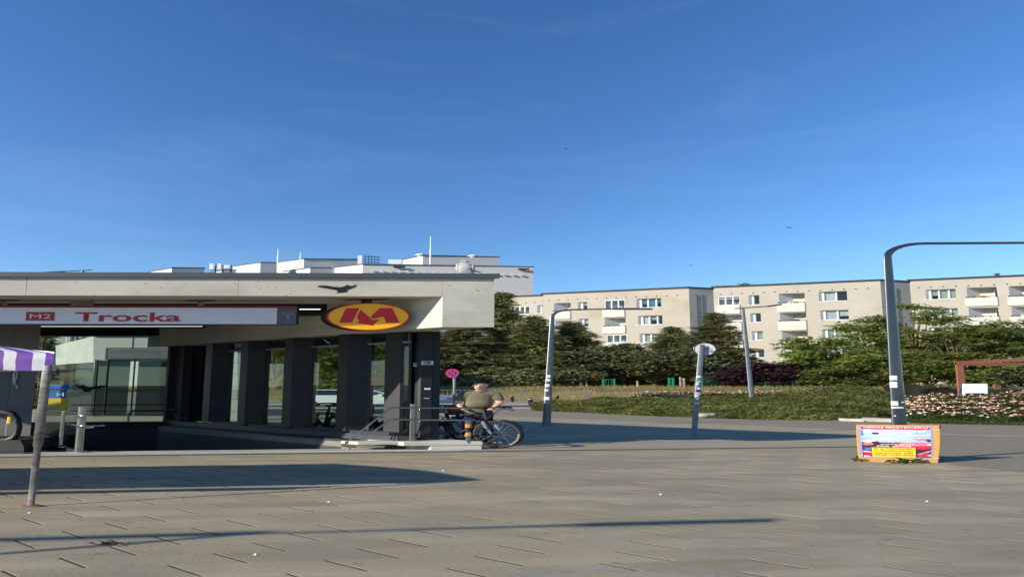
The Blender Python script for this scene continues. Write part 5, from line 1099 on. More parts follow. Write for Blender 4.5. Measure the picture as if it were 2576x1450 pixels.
# pale staked trunks near the fence
for i, (x0, x1, y0, y1, lb) in enumerate(((1463, 1461, 978, 958, 'pale thin tree stake behind the railing'), (1482, 1472, 977, 955, 'pale slanting tree stake behind the railing'), (1713, 1711, 978, 947, 'pale trunk stake left of the traffic sign post'), (1722, 1720, 978, 950, 'reddish trunk stake beside the traffic sign post'), (1605, 1603, 978, 957, 'pale stake between green gates'))):
    a, b = P(x0, y0, 79.6), P(x1, y1, 79.6); k = MB(); n = 8; vs = []
    for p_, r in ((a, .06), (b, .045)):
        for j in range(n): q = 2*math.pi*j/n; vs.append((p_[0]+K*r*math.cos(q), p_[1]+r*math.sin(q), p_[2]-(.5 if p_ is a else 0)))
    k.add(vs, [(i_, (i_+1) % n, n+(i_+1) % n, n+i_) for i_ in range(n)], True); k.add(vs[n:], [tuple(range(n))]); k.build('tree_stake', 'trunk_pale', loc=(a[0], 79.6, a[2]-.5), label=lb, cat='stake', group='tree stakes')

# ------------------------------------------------------------------ green gates and fence
def gate(x0, x1, y0, y1, Y, label, skew=0.0, bars=5, solid=False):
    a, b = P(x0, y1, Y), P(x1, y0, Y+skew); o = empty('green_gate', (0.5*(a[0]+b[0]), Y, ground_z(Y)), label, 'gate', 'green mesh gates')
    z0, z1 = ground_z(Y)+.02, b[2]
    def pt(u, z): return (a[0]+(b[0]-a[0])*u, Y+skew*u, z)
    for u in (0, 1): q = pt(u, 0); MB().box(q[0]-.13, q[0]+.13, q[1]-.05, q[1]+.05, z0-.3, z1+.05).build('post', 'green_paint', o)
    for z in (z0+.06, z1-.04): MB().tube([pt(0, z), pt(1, z)], .04, 5).build('frame_rail', 'green_paint', o)
    for i in range(1, bars): u = i/bars; MB().tube([pt(u, z0+.06), pt(u, z1-.04)], .02, 4).build('bar', 'green_paint', o)
    if solid:
        for i in range(8): z = z0+.1+(z1-z0-.2)*i/7; MB().tube([pt(0, z), pt(1, z)], .035, 4).build('bar', 'green_paint', o)
gate(1517, 1544, 953, 977, 79.5, 'green gate frame behind the railing', bars=4); gate(1765, 1802, 947, 977, 79.3, 'dense green mesh gate right of the traffic sign post', skew=1.2, bars=14, solid=True); gate(1683, 1692, 950, 977, 79.6, 'narrow pair of green posts left of the traffic sign', bars=2)
for xa, xb, lb in ((1890, 2025, 'long low green fence beside the purple bushes'), (2030, 2150, 'low green fence at the right of the purple bushes')):
    a, b = P(xa, 966, 79.4), P(xb, 966, 79.4); o = empty('green_fence', (0.5*(a[0]+b[0]), 79.4, 1.15), lb, 'fence', 'low green fences')
    for z in (a[2]+.15, 1.25): MB().tube([(a[0], 79.4, z), (b[0], 79.4, z)], .03, 5).build('rail', 'green_paint', o)
    for j in range(5): x = a[0]+(b[0]-a[0])*j/4; MB().box(x-.1, x+.1, 79.36, 79.44, .9, a[2]+.3).build('post', 'green_paint', o)
    for j in range(24): x = a[0]+(b[0]-a[0])*(j+.5)/24; MB().box(x-.015, x+.015, 79.39, 79.41, 1.2, a[2]+.15).build('wire', 'green_paint', o)

# ------------------------------------------------------------------ planted beds
def bed(name, front, back, material, leafm, n, size, label, cat, rough=.12, seed=1, aspect=.4, upw=.5, blossoms=None, front_h=.22):
    """front: pixels along the foot; back: (px, py, Y) crest points"""
    F = np.array([(*G(x, y), 0.0) for x, y in front]); B = np.array([P(x, y, Y) for x, y, Y in back]); r = np.random.default_rng(seed)
    def at(u, v):
        fi = np.interp(u, np.linspace(0, 1, len(F)), np.arange(len(F))); f0 = np.stack([np.interp(fi, np.arange(len(F)), F[:, i]) for i in range(3)], 1)
        bi = np.interp(u, np.linspace(0, 1, len(B)), np.arange(len(B))); b0 = np.stack([np.interp(bi, np.arange(len(B)), B[:, i]) for i in range(3)], 1)
        p_ = f0*(1-v)[:, None]+b0*v[:, None]; z = b0[:, 2]; hgt = np.where(v < .06, front_h*np.sqrt(v/.06), front_h+(z-front_h)*((v-.06)/.94)**.9)
        hgt = hgt*(1+.0*v)+rough*(np.sin(p_[:, 0]*1.3+p_[:, 1]*2.1)+np.sin(p_[:, 0]*.7-p_[:, 1]*3.3)+.6*np.sin(p_[:, 0]*2.9+p_[:, 1]*5))*.4*np.clip(v*8, 0, 1); p_[:, 2] = np.maximum(hgt, 0.01); return p_
    nu, nv = 60, 24; uu, vv = np.meshgrid(np.linspace(0, 1, nu), np.linspace(0, 1, nv)); grid = at(uu.ravel(), vv.ravel()); grid[:, 2] -= .10
    k = MB(); fs = [(j*nu+i, j*nu+i+1, (j+1)*nu+i+1, (j+1)*nu+i) for j in range(nv-1) for i in range(nu-1)]
    k.add([tuple(p_) for p_ in grid], fs, True); bk = [(p_[0], p_[1], p_[2]) for p_ in grid[-nu:]]; k.add(bk+[(x, y+1.2, -.4) for x, y, z in bk], [(i, i+1, nu+i+1, nu+i) for i in range(nu-1)])
    o = k.build(name, material, loc=tuple(F.mean(0)), label=label, cat=cat, kind='stuff')
    u, v = r.random(n), r.random(n)**1.15; p_ = at(u, v); p_[:, 2] += r.uniform(-.08, .06, n)
    d = r.normal(0, 1, (n, 3))*[.9, .9, .35]+[0, -.35, upw]; d /= np.linalg.norm(d, axis=1)[:, None]; s = r.normal(0, 1, (n, 3)); s -= d*np.sum(s*d, 1)[:, None]; s /= np.linalg.norm(s, axis=1)[:, None]; L_ = size*r.uniform(.5, 1.5, n)[:, None]
    sc = np.array([K, 1, 1]); V = np.stack([p_-s*L_*aspect*.5*sc, p_+s*L_*aspect*.5*sc, p_+d*L_*sc], 1).reshape(-1, 3); tri_mesh('foliage', V, leafm, o, kind='stuff')
    for nb, bm, sz, vr in (blossoms or ()):
        u, v = r.random(nb), vr[0]+(vr[1]-vr[0])*r.random(nb); p_ = at(u, v); p_[:, 2] += r.uniform(.0, .16, nb); allv = []
        for ring in range(7):
            a = ring*6.283/6+r.random(nb); ln = sz*r.uniform(.6, 1.2, nb)
            if ring == 6: d3 = np.stack([np.zeros(nb), np.zeros(nb)-.3, np.ones(nb)], 1)
            else: d3 = np.stack([np.cos(a), np.sin(a), np.full(nb, .45)], 1)
            t3 = np.stack([-np.sin(a), np.cos(a), np.zeros(nb)], 1)*(ln*.55)[:, None]; e = p_+d3*ln[:, None]*sc; m_ = p_+d3*(ln*.6)[:, None]*sc
            allv.append(np.stack([p_-[0, 0, .02], m_-t3*sc, e, m_+t3*sc], 1))
        tri_mesh('blossoms', np.concatenate(allv).reshape(-1, 3), bm, o, quads=True, kind='stuff')
    return o
bed('juniper_hedge', [(1338, 1032), (1440, 1036), (1600, 1044), (1740, 1049), (1840, 1053), (2000, 1056), (2140, 1057), (2250, 1052)], [(1372, 1014, 45), (1440, 1009, 45), (1530, 1004, 45), (1640, 1002, 44.5), (1800, 999, 44), (1950, 992, 43.5), (2060, 977, 43), (2180, 976, 43), (2250, 992, 42)], 'earth', 'juniper', 90000, .11, 'wide bed of low spreading juniper along the asphalt path', 'hedge', seed=3, aspect=.3, upw=.45, front_h=.28, rough=.16)
bed('rose_bed', [(1590, 1003), (1800, 1003), (2000, 1000), (2130, 996)], [(1590, 996, 48), (1660, 988, 48.5), (1800, 989, 48.5), (2000, 987, 48.5), (2130, 982, 48.5)], 'earth', 'rose_leaf', 9000, .10, 'band of peach roses behind the juniper bed', 'flower bed', seed=4, blossoms=((420, 'rose', .085, (.1, 1)), (260, 'rose_pale', .08, (.1, 1)), (260, 'rose_old', .07, (0, 1))), front_h=.12)
bed('rose_bed', [(2275, 1059), (2340, 1062), (2420, 1064), (2575, 1068), (2700, 1070)], [(2270, 1006, 38), (2340, 996, 39), (2420, 999, 39), (2500, 995, 39), (2575, 986, 39.5), (2700, 980, 40)], 'earth', 'rose_leaf', 52000, .085, 'large bed of pink and peach roses at the right edge', 'flower bed', seed=5, blossoms=((330, 'rose', .07, (.08, 1)), (250, 'rose_pale', .065, (.04, 1)), (300, 'rose_old', .055, (.05, 1)), (40, 'paint_white', .06, (0, .5))), front_h=.26, rough=.14)
bed('rose_bed', [(2225, 992), (2400, 992), (2420, 992)], [(2225, 968, 47), (2300, 966, 47), (2410, 970, 47)], 'earth', 'rose_leaf', 7000, .09, 'small clump of roses behind the dark lamp post', 'flower bed', seed=6, blossoms=((90, 'rose', .075, (.2, 1)), (70, 'rose_pale', .07, (.2, 1)), (60, 'rose_old', .07, (.2, 1))), front_h=.25)
bed('juniper_hedge', [(2390, 1003), (2470, 1003), (2640, 1000)], [(2390, 975, 46), (2430, 967, 46), (2530, 978, 46), (2640, 974, 46)], 'earth', 'juniper', 9000, .10, 'low juniper patch below the rusty frame', 'hedge', seed=8, front_h=.2)
bed('grass_verge', [(2290, 1063), (2420, 1067), (2700, 1073)], [(2290, 1056, 28.6), (2420, 1059, 28.6), (2700, 1062, 28.3)], 'earth', 'rose_leaf', 4200, .07, 'ragged grass edge in front of the rose bed', 'grass', seed=9, aspect=.25, upw=1.0, front_h=.05, rough=.02)

# ------------------------------------------------------------------ stones beside the beds
def stone(px0, px1, y0, y1, dep, label, seed, name='stone_block'):
    r = random.Random(seed); xa, ya = G(px0, y1); xb, _ = G(px1, y1); h_ = (y1-y0)/FPX*ya*1.02; L_ = (xb-xa)/K; c = (0.5*(xa+xb), ya+dep/2, 0)
    bl = [('e', (r.uniform(-.42, .42)*L_, r.uniform(-.2, .2)*dep, h_*.45), (L_*r.uniform(.14, .26), dep*.4, h_*r.uniform(.4, .6))) for _ in range(9)]+[('c', (-L_*.32, 0, h_*.4), (L_*.32, 0, h_*.4), h_*.55, h_*.5)]
    return remesh(bl, .03, rxf(*c), name, 'rock', None, c, smooth=1, label=label, cat='stone')
stone(1758, 1840, 1038, 1051, .5, 'broken pale stone slab at the edge of the juniper bed', 1)
def ledge(x0, x1, y1, h_, dep, label):
    xa, ya = G(x0, y1); xb, yb = G(x1, y1+2); k = MB(); vs = [(xa, ya, 0), (xb, yb, 0), (xb-.3, yb+dep, 0), (xa+.3, ya+dep, 0)]
    k.add(vs+[(x+random.uniform(-.04, .04), y+random.uniform(-.02, .05), h_+random.uniform(-.02, .02)) for x, y, z in vs], [(0, 1, 5, 4), (1, 2, 6, 5), (2, 3, 7, 6), (3, 0, 4, 7), (4, 5, 6, 7)]); return k.build('stone_step', 'rock', loc=(0.5*(xa+xb), ya, 0), label=label, cat='stone', group='stone edging')
ledge(2112, 2172, 1058, .13, .8, 'low stone edging block at the right end of the juniper bed'); ledge(2174, 2248, 1059, .15, .8, 'low stone edging block beside the dark lamp post'); ledge(2150, 2245, 1046, .24, .9, 'upper stone edging block behind the dark lamp post'); ledge(2190, 2300, 1019, .3, .5, 'pale path edging stone between juniper and roses')

# ------------------------------------------------------------------ rusty frame, white board, fence at the right
Yr2 = 44.0
fo = empty('rusty_frame', (P(2412, 985, Yr2)[0], Yr2, 0), 'rust brown steel frame shelter at the right edge', 'frame')
xa, xb = P(2404, 905, Yr2)[0], P(2422, 905, Yr2)[0]; zt3 = P(2412, 908, Yr2)[2]; ze = P(2600, 897, Yr2)[2]
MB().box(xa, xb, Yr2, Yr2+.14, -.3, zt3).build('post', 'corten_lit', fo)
k = MB(); x2 = P(2720, 900, Yr2)[0]; t_ = .2
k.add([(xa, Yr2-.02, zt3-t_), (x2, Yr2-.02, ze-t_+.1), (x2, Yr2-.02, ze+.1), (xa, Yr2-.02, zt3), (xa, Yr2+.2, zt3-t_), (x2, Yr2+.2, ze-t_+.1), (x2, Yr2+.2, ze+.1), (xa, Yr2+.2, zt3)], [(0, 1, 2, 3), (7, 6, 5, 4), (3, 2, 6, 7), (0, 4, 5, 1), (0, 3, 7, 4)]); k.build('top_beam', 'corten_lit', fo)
MB().box(x2-.4, x2, Yr2, Yr2+.14, -.3, ze).build('post', 'corten', fo)
MB().box(xa+2.0, xa+2.4, Yr2+3, Yr2+3.14, -.3, zt3).build('post', 'corten', fo); MB().box(xa+2.0, x2+2, Yr2+2.98, Yr2+3.2, zt3-.2, zt3).build('top_beam', 'corten', fo); MB().box(xa-.3, x2+.2, Yr2+.9, Yr2+1.1, zt3, zt3+.03).build('roof_batten', 'corten', fo)
Yw = 40.2; wb = empty('white_signboard', (P(2452, 995, Yw)[0], Yw, .4), 'blank bright white sandwich board among the roses', 'sign board')
k = MB(); a, b, c, d = P(2420, 988, Yw-.1), P(2484, 988, Yw-.1), P(2483, 964, Yw+.02), P(2421, 964, Yw+.02); e = (.012,)
k.add([a, b, c, d]+[(x, y+.03, z) for x, y, z in (a, b, c, d)], [(0, 1, 2, 3), (7, 6, 5, 4), (0, 4, 5, 1), (1, 5, 6, 2), (2, 6, 7, 3), (3, 7, 4, 0)]); k.build('front_panel', 'white_board', wb)
k = MB(); vs = [(a[0]+.15, a[1]+.6, a[2]), (b[0]+.15, b[1]+.6, b[2]), (c[0]+.02, c[1]+.05, c[2]), (d[0]+.02, d[1]+.05, d[2])]; k.add(vs+[(x, y+.03, z) for x, y, z in vs], [(0, 1, 2, 3), (7, 6, 5, 4), (0, 4, 5, 1), (1, 5, 6, 2), (2, 6, 7, 3), (3, 7, 4, 0)]); k.build('rear_panel', 'galv', wb)
for x in (2424, 2480): q = P(x, 990, Yw-.1); MB().box(q[0]-.07, q[0]+.07, Yw-.12, Yw-.08, .0, q[2]+.05).build('leg', 'white_board', wb); MB().box(q[0]+.1, q[0]+.24, Yw+.48, Yw+.52, .0, q[2]+.05).build('leg', 'galv', wb)
bf = empty('black_fence', (P(2540, 990, 48)[0], 48, -.15), 'dark metal fence with red brick post at the right edge', 'fence')
q0_, q1_ = P(2487, 975, 48), P(2620, 975, 48)
for z in (q0_[2], q0_[2]-.45): MB().tube([(q0_[0], 48, z), (q1_[0], 48, z)], .02, 5).build('rail', 'galv', bf)
for j in range(22): x = q0_[0]+(q1_[0]-q0_[0])*j/21; MB().box(x-.03, x+.03, 47.98, 48.02, -.2, q0_[2]).build('bar', 'galv', bf)
q = P(2507, 972, 47.8); MB().box(q[0]-.22, q[0]+.22, 47.7, 47.9, -.2, q[2]+.15).build('brick_post', 'corten', bf)

# ------------------------------------------------------------------ block of flats on the right (staggered slabs)
fl = empty('apartment_block', (30, 105, 1.2), 'long beige staggered block of flats with white loggias', 'apartment building')
FD = Vector((1, -.33, 0)); FN = Vector((2.27, .69, 0))/math.hypot(2.27/K, .69)     # along the front, into the depth (one metre of wall depth)
class Seg:
    def __init__(s, X, Y): s.A = Vector((X, Y, 0))
    def at(s, px, py): a, b, d = ray(px, py); t = (s.A.y+.33*s.A.x)/(b+.33*a); return a*t-s.A.x, EYE+d*t      # (distance along, height)
    def pt(s, u, z, d=0.0): v = s.A+FD*u+FN*d; return (v.x, v.y, z)
def seg_box(name, sg_, u0, u1, z0, z1, d0, d1, m, parent):
    k = MB(lambda p: sg_.pt(p[0], p[2], p[1])); return k.box(u0, u1, d0, d1, z0, z1).build(name, m, parent)
def wall_holes(sg_, u0, u1, z0, z1, holes, m, name='wall'):
    us = sorted(set([u0, u1]+[h for q in holes for h in q[:2]])); zs_ = sorted(set([z0, z1]+[h for q in holes for h in q[2:4]])); k = MB(lambda p: sg_.pt(p[0], p[2], p[1]))
    for i in range(len(us)-1):
        for j in range(len(zs_)-1):
            cu, cz_ = (us[i]+us[i+1])/2, (zs_[j]+zs_[j+1])/2
            if any(h[0] < cu < h[1] and h[2] < cz_ < h[3] for h in holes): continue
            k.quad((us[i], 0, zs_[j]), (us[i+1], 0, zs_[j]), (us[i+1], 0, zs_[j+1]), (us[i], 0, zs_[j+1]))
    w_ = k.build(name, m, fl)
    k = MB(lambda p: sg_.pt(p[0], p[2], p[1]))
    for (a, b, c, d, dep) in holes:
        k.quad((a, 0, c), (a, 0, d), (a, dep, d), (a, dep, c)); k.quad((b, 0, d), (b, 0, c), (b, dep, c), (b, dep, d)); k.quad((a, 0, d), (b, 0, d), (b, dep, d), (a, dep, d)); k.quad((b, 0, c), (a, 0, c), (a, dep, c), (b, dep, c))
    k.build('reveals', 'white_paint', fl); return w_
def window(sg_, a, b, c, d, dep, nl, tr=False, fill=None, rr=None):
    o = None; rr = rr or random; fw = .09
    w_ = MB(lambda p: sg_.pt(p[0], p[2], p[1]))
    w_.box(a, b, dep-.04, dep+.04, c, c+fw); w_.box(a, b, dep-.04, dep+.04, d-fw, d)
    xs = [a+(b-a)*i/nl for i in range(nl+1)]
    for i, x in enumerate(xs): e = .2 if 0 < i < nl else .28; w_.box(x-(e/2 if i else 0)+ (0 if i < nl else -e/2), x+(e/2 if i < nl else 0)+(0 if i else e/2), dep-.045, dep+.045, c+fw, d-fw)
    o = w_.build('window', 'white_paint', fl)
    for i in range(nl):
        k = MB(lambda p: sg_.pt(p[0], p[2], p[1])); k.quad((xs[i]+.1, dep, c+fw), (xs[i+1]-.1, dep, c+fw), (xs[i+1]-.1, dep, d-fw), (xs[i]+.1, dep, d-fw)); k.build('pane', 'window_pane', o)
        ch = fill or rr.choice(['curtain', 'curtain', 'curtain', 'black', 'blind_green', 'curtain'])
        full = rr.choice([1.0, .6, 1.0, .45]); zz = d-fw-(d-c-2*fw)*full; k = MB(lambda p: sg_.pt(p[0], p[2], p[1])); k.quad((xs[i]+.05, dep+.1, zz), (xs[i+1]-.05, dep+.1, zz), (xs[i+1]-.05, dep+.1, d), (xs[i]+.05, dep+.1, d)); k.build('curtain', ch, o)
    k = MB(lambda p: sg_.pt(p[0], p[2], p[1])); k.quad((a-.3, dep+.9, c-.2), (b+1.5, dep+.9, c-.2), (b+1.5, dep+.9, d+.2), (a-.3, dep+.9, d+.2)); k.build('room_backing', 'black', o)
    if tr: seg_box('transom', sg_, a, b, d-(d-c)*.3, d-(d-c)*.3+.08, dep-.05, dep+.05, 'white_paint', o)
    seg_box('sill', sg_, a-.2, b+.15, c-.08, c, -.06, dep-.05, 'white_paint', o); return o
def loggia(sg_, a, b, c, d, pan, glazed, rr):
    dep = 1.1
    k = MB(lambda p: sg_.pt(p[0], p[2], p[1])); k.quad((a-1, dep, pan-.1), (b, dep, pan-.1), (b, dep, d), (a-1, dep, d)); bw = k.build('loggia_back_wall', 'balcony_white', fl)
    ua = a+(b-a)*.45; k = MB(lambda p: sg_.pt(p[0], p[2], p[1])); k.box(ua, ua+(b-a)*.28, dep-.04, dep-.002, pan+.1, d-.35); dr = k.build('door', 'white_paint', bw)
    k = MB(lambda p: sg_.pt(p[0], p[2], p[1])); k.quad((ua+.25, dep-.05, pan+.5), (ua+(b-a)*.28-.25, dep-.05, pan+.5), (ua+(b-a)*.28-.25, dep-.05, d-.5), (ua+.25, dep-.05, d-.5)); k.build('pane', 'car_glass', dr)
    if rr.random() < .5: seg_box('clutter', sg_, a+.3, a+(b-a)*.3, pan+.1, c+.35, .5, .9, rr.choice(['wood_orange', 'curtain', 'leaf_olive', 'corten']), bw)
    pn = seg_box('balcony_panel', sg_, a-.15, b+.12, pan, c, -.12, -.02, 'balcony_white', fl)
    if glazed:
        nl = 3; f_ = MB(lambda p: sg_.pt(p[0], p[2], p[1]))
        for i in range(nl+1): x = a+(b-a)*i/nl; f_.box(x-.09, x+.09, .02, .07, c, d)
        f_.box(a, b, .015, .065, d-.1, d); f_.box(a, b, .015, .065, c, c+.08); 
        if glazed == 2: f_.box(a, b, .015, .065, d-(d-c)*.3, d-(d-c)*.3+.07)
        w_ = f_.build('loggia_glazing', 'white_paint', fl); k = MB(lambda p: sg_.pt(p[0], p[2], p[1])); k.quad((a, .05, c), (b, .05, c), (b, .05, d), (a, .05, d)); k.build('pane', 'window_pane', w_)
    else:
        seg_box('balcony_rail', sg_, a-.1, b+.1, c+.12, c+.17, -.1, -.05, 'steel_dark', pn)
        for i in range(5): x = a+(b-a)*i/4; seg_box('rail_post', sg_, x-.04, x+.04, c, c+.12, -.1, -.05, 'steel_dark', pn)
rr = random.Random(11)
WIN = {1: [(1351, 1368-3, 767, 787, 1)], 2: [(1453, 1477, 759, 778, 1), (1600, 1663, 750, 773, 3), (1456, 1480, 801, 821, 1), (1604, 1666, 793, 816, 3), (1459, 1483, 843, 864, 1), (1608, 1671, 838, 860, 3)],
       3: [(1882, 1910, 742, 766, 1), (2058, 2131, 732, 757, 2), (1886, 1914, 787, 810, 1), (2062, 2135, 779, 804, 2), (1890, 1919, 832, 855, 1), (2067, 2140, 827, 850, 3), (1893, 1922, 877, 899, 1), (2071, 2145, 874, 897, 2)],
       4: [(2327, 2405, 727, 752, 3), (2331, 2410, 775, 799, 3), (2335, 2414, 822, 846, 3)]}
LOG = {1: [(1294, 1332, 770, 790, 806, 1)], 2: [(1393, 1435, 761, 783, 802, 0), (1520, 1571, 754, 776, 797, 1), (1396, 1438, 806, 826, 845, 0), (1521, 1573, 799, 820, 838, 0), (1525, 1576, 841, 861, 881, 1)],
       3: [(1805, 1860, 745, 767, 789, 2), (1958, 2023, 737, 762, 784, 0), (1807, 1865, 791, 812, 833, 0), (1961, 2027, 786, 807, 830, 0), (1813, 1868, 836, 857, 877, 2), (1966, 2031, 832, 855, 877, 0), (1969, 2034, 880, 900, 921, 1)],
       4: [(2430, 2506, 722, 748, 769, 0), (2536, 2612, 718, 745, 767, 0), (2435, 2510, 773, 797, 818, 0), (2543, 2618, 770, 795, 817, 0), (2441, 2515, 823, 846, 867, 1), (2548, 2624, 821, 845, 868, 1)]}
X0, Y0, _ = P(1365, 741, 113.0); segs = {}
segs[2] = Seg(X0, Y0); u2, zr2 = segs[2].at(1732, 724)
def solve_return(sg_, u, pxt):          # wall depth until the return face reaches pixel column pxt
    lo, hi = 0.0, 14.0
    for _ in range(40):
        md = (lo+hi)/2; q = sg_.pt(u, 10, md); lo, hi = (md, hi) if proj(*q)[0] < pxt else (lo, md)
    return lo
d23 = solve_return(segs[2], u2, 1798); q = segs[2].pt(u2, 0, d23); segs[3] = Seg(q[0], q[1]); u3, zr3 = segs[3].at(2213, 703)
d34 = solve_return(segs[3], u3, 2297); q = segs[3].pt(u3, 0, d34); segs[4] = Seg(q[0], q[1]); u4, zr4 = segs[4].at(2680, 690)
segs[1] = Seg(X0, Y0); u1, zr1 = segs[1].at(1240, 753); zr1 = segs[1].at(1350, 744)[1]
ZR_ = {1: zr1, 2: segs[2].at(1500, 734)[1], 3: segs[3].at(2000, 714.5)[1], 4: segs[4].at(2430, 700)[1]}
UR = {1: (u1, -.05), 2: (0, u2), 3: (0, u3), 4: (0, u4)}
for s_ in (1, 2, 3, 4):
    sg_ = segs[s_]; ua, ub = UR[s_]; zr = ZR_[s_]; holes = []
    for (x0, x1, y0, y1, nl) in WIN[s_]:
        a, z1 = sg_.at(x0, y0); b, z0 = sg_.at(x1, y1); z1 = sg_.at((x0+x1)/2, (y0+y1)/2-(y1-y0)/2)[1]; z0 = sg_.at((x0+x1)/2, (y0+y1)/2+(y1-y0)/2)[1]; dep = .3
        holes.append((a, b, z0, z1, dep)); window(sg_, a, b, z0, z1, dep, nl, rr=rr, fill='blind_teal' if (s_ == 2 and y0 == 750) else ('blind_green' if (s_ == 4 or y0 == 827) else None))
    for (x0, x1, y0, y1, y2, gz) in LOG[s_]:
        xm_ = (x0+x1)/2; a = sg_.at(x0, y0)[0]; b = sg_.at(x1, y0)[0]; z1, z0, zp = sg_.at(xm_, y0)[1], sg_.at(xm_, y1)[1], sg_.at(xm_, y2)[1]
        holes.append((a, b, zp, z1, 1.1)); loggia(sg_, a, b, z0, z1, zp, gz, rr)
    wall_holes(sg_, ua, ub, 0.9, zr, holes, 'facade')
    # end walls, roof
    k = MB(lambda p: sg_.pt(p[0], p[2], p[1])); dp = 9.0; k.quad((ub, 0, .9), (ub, dp, .9), (ub, dp, zr), (ub, 0, zr)); k.build('end_wall', 'facade_grey', fl)
    k = MB(lambda p: sg_.pt(p[0], p[2], p[1])); k.quad((ua, 0, .9), (ua, dp, .9), (ua, dp, zr), (ua, 0, zr)); k.quad((ua, dp, .9), (ub, dp, .9), (ub, dp, zr), (ua, dp, zr)); k.build('rear_wall', 'facade_grey', fl)
    rf = seg_box('roof', sg_, ua-.1, ub+.1, zr, zr+.22, -.12, dp+.1, 'roof_edge', fl)
    vt = MB(lambda p: sg_.pt(p[0], p[2], p[1])); u = ua+1.0
    while u < ub-.6: vt.box(u, u+.22, -.02, -.005, zr-1.15, zr-1.03); u += 1.55
    vt.build('vent_holes', 'black', fl, kind='stuff')
for s_, d_ in ((2, d23), (3, d34)):
    u, zr = UR[s_][1], ZR_[s_]; sg_ = segs[s_]
    for dd in (.3*d_, .52*d_):
        k = MB(); k.tube([sg_.pt(u+.06, 1.0, dd), sg_.pt(u+.06, zr-1.0, dd)], .045, 6); k.build('downpipe', 'roof_edge', fl)
q = segs[4].pt(segs[4].at(2448, 700)[0], ZR_[4], 2); MB(rxf(q[0], q[1], q[2])).lathe([(.1, .1), (.1, .75), (.18, .77), (.16, .95), (.02, 1.0)], n=10).build('roof_vent', 'galv', fl)

# ------------------------------------------------------------------ white tower block behind the canopy
tw = empty('white_tower_block', (-10, 150, 0), 'white stepped apartment tower with roof masts behind the canopy', 'apartment building')
TY = 150.0
def tblock(xl, xm, xr, ytl, ytm, ytr, Y, yb=1000, wy=None):
    """lit left face from xl to xm, front face in a shade-darkened white from xm to xr"""
    a, b, c = P(xl, ytl, Y+26), P(xm, ytm, Y), P(xr, ytr, Y+4); z = b[2]; zc = P(xr, ytr, Y+4)[2]
    za = P(xl, ytl, Y+26)[2]
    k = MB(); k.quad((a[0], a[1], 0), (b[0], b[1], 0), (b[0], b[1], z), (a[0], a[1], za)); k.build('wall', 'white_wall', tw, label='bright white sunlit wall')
    k = MB(); k.quad((b[0], b[1], 0), (c[0], c[1], 0), (c[0], c[1], zc), (b[0], b[1], z)); k.build('wall', 'white_wall_shaded', tw)
    d = (c[0]-(b[0]-a[0]), c[1]+26, zc); k = MB(); t_ = .25
    top_ = [(a[0]-.2, a[1], za), (b[0], b[1]-.2, z), (c[0]+.2, c[1], zc), d]
    k.add(top_+[(x, y, zz+t_) for x, y, zz in top_], [(0, 1, 5, 4), (1, 2, 6, 5), (2, 3, 7, 6), (3, 0, 4, 7), (4, 5, 6, 7)]); k.build('roof_edge', 'flashing', tw)
    k = MB(); k.quad((c[0], c[1], 0), (d[0], d[1], 0), (d[0], d[1], zc), (c[0], c[1], zc)); k.quad((a[0], a[1], 0), (d[0], d[1], 0), (d[0], d[1], zc), (a[0], a[1], za)); k.build('wall', 'white_wall_shaded', tw)
tblock(988, 1063, 1255, 659, 643, 647, 172); tblock(696, 764, 903, 660, 652, 653, 166); tblock(586, 655, 697, 670, 661, 661, 160)
tblock(375, 432, 514, 684, 674.5, 675, 156); tblock(713, 780, 834, 683, 674, 674, 152); tblock(832, 912, 1341, 674, 665.5, 672, 146)
tblock(528, 560, 593, 686, 680, 680, 158)
def face_pt(px, py, x0, y0, x1, y1, Ya, Yb): t = (px-x0)/(x1-x0); return P(px, py, Ya+(Yb-Ya)*t)
for (x0, x1, y0, y1, Ya, Yb, xl, xm) in ((866, 880, 690, 706, 172, 146, 832, 912), (884, 905, 685, 706, 172, 146, 832, 912), (602, 618, 682, 695, 186, 160, 586, 655), (628, 645, 679, 695, 186, 160, 586, 655)):
    def fp(x, y, o=0): t = (x-xl)/(xm-xl); return P(x, y, Ya+(Yb-Ya)*t-o)
    k = MB(); k.quad(fp(x0, y1, .3), fp(x1, y1-1, .3), fp(x1, y0-2, .3), fp(x0, y0, .3)); w_ = k.build('window', 'car_glass', tw)
    k = MB(); k.quad(fp(x0+6, y1, .4), fp(x0+8, y1, .4), fp(x0+8, y0, .4), fp(x0+6, y0, .4)); k.build('frame', 'white_paint', w_)
vt = MB()
for x in list(range(934, 1330, 22)): a = P(x, 679+(x-934)*.012, 145.6); vt.box(a[0]-.35, a[0]+.35, 145.5+(x-912)/430*4, 145.7+(x-912)/430*4, a[2]-.16, a[2]+.16)
vt.build('vent_caps', 'white_wall', tw, kind='stuff')
for x in (1005, 1165, 1317): a = P(x, 672, 147); MB().box(a[0]-1.3, a[0]+1.3, 145.3+(x-912)/430*4, 145.75+(x-912)/430*4, a[2]-.1, a[2]+.15).build('awning_vent', 'steel_dark', tw)
for x, y0, y1, r in ((698, 626, 662, .06), (755, 634, 654, .05), (1082, 594, 668, .07)):
    a, b = P(x, y1, 158), P(x, y0, 158); k = MB(rxf(a[0], 158, a[2])); k.lathe([(r, -1), (r, (b[2]-a[2])*.55), (r*.7, (b[2]-a[2])*.56), (r*.6, b[2]-a[2])], n=8); k.build('roof_mast', 'equipment', tw)
for (x0, x1, y0, y1) in ((526, 537, 662, 677), (546, 556, 662, 677), (562, 577, 666, 674)): a, b = P(x0, y1, 150), P(x1, y0, 150); MB().box(a[0], b[0], 150, 151, a[2], b[2]).build('antenna_panel', 'equipment', tw)
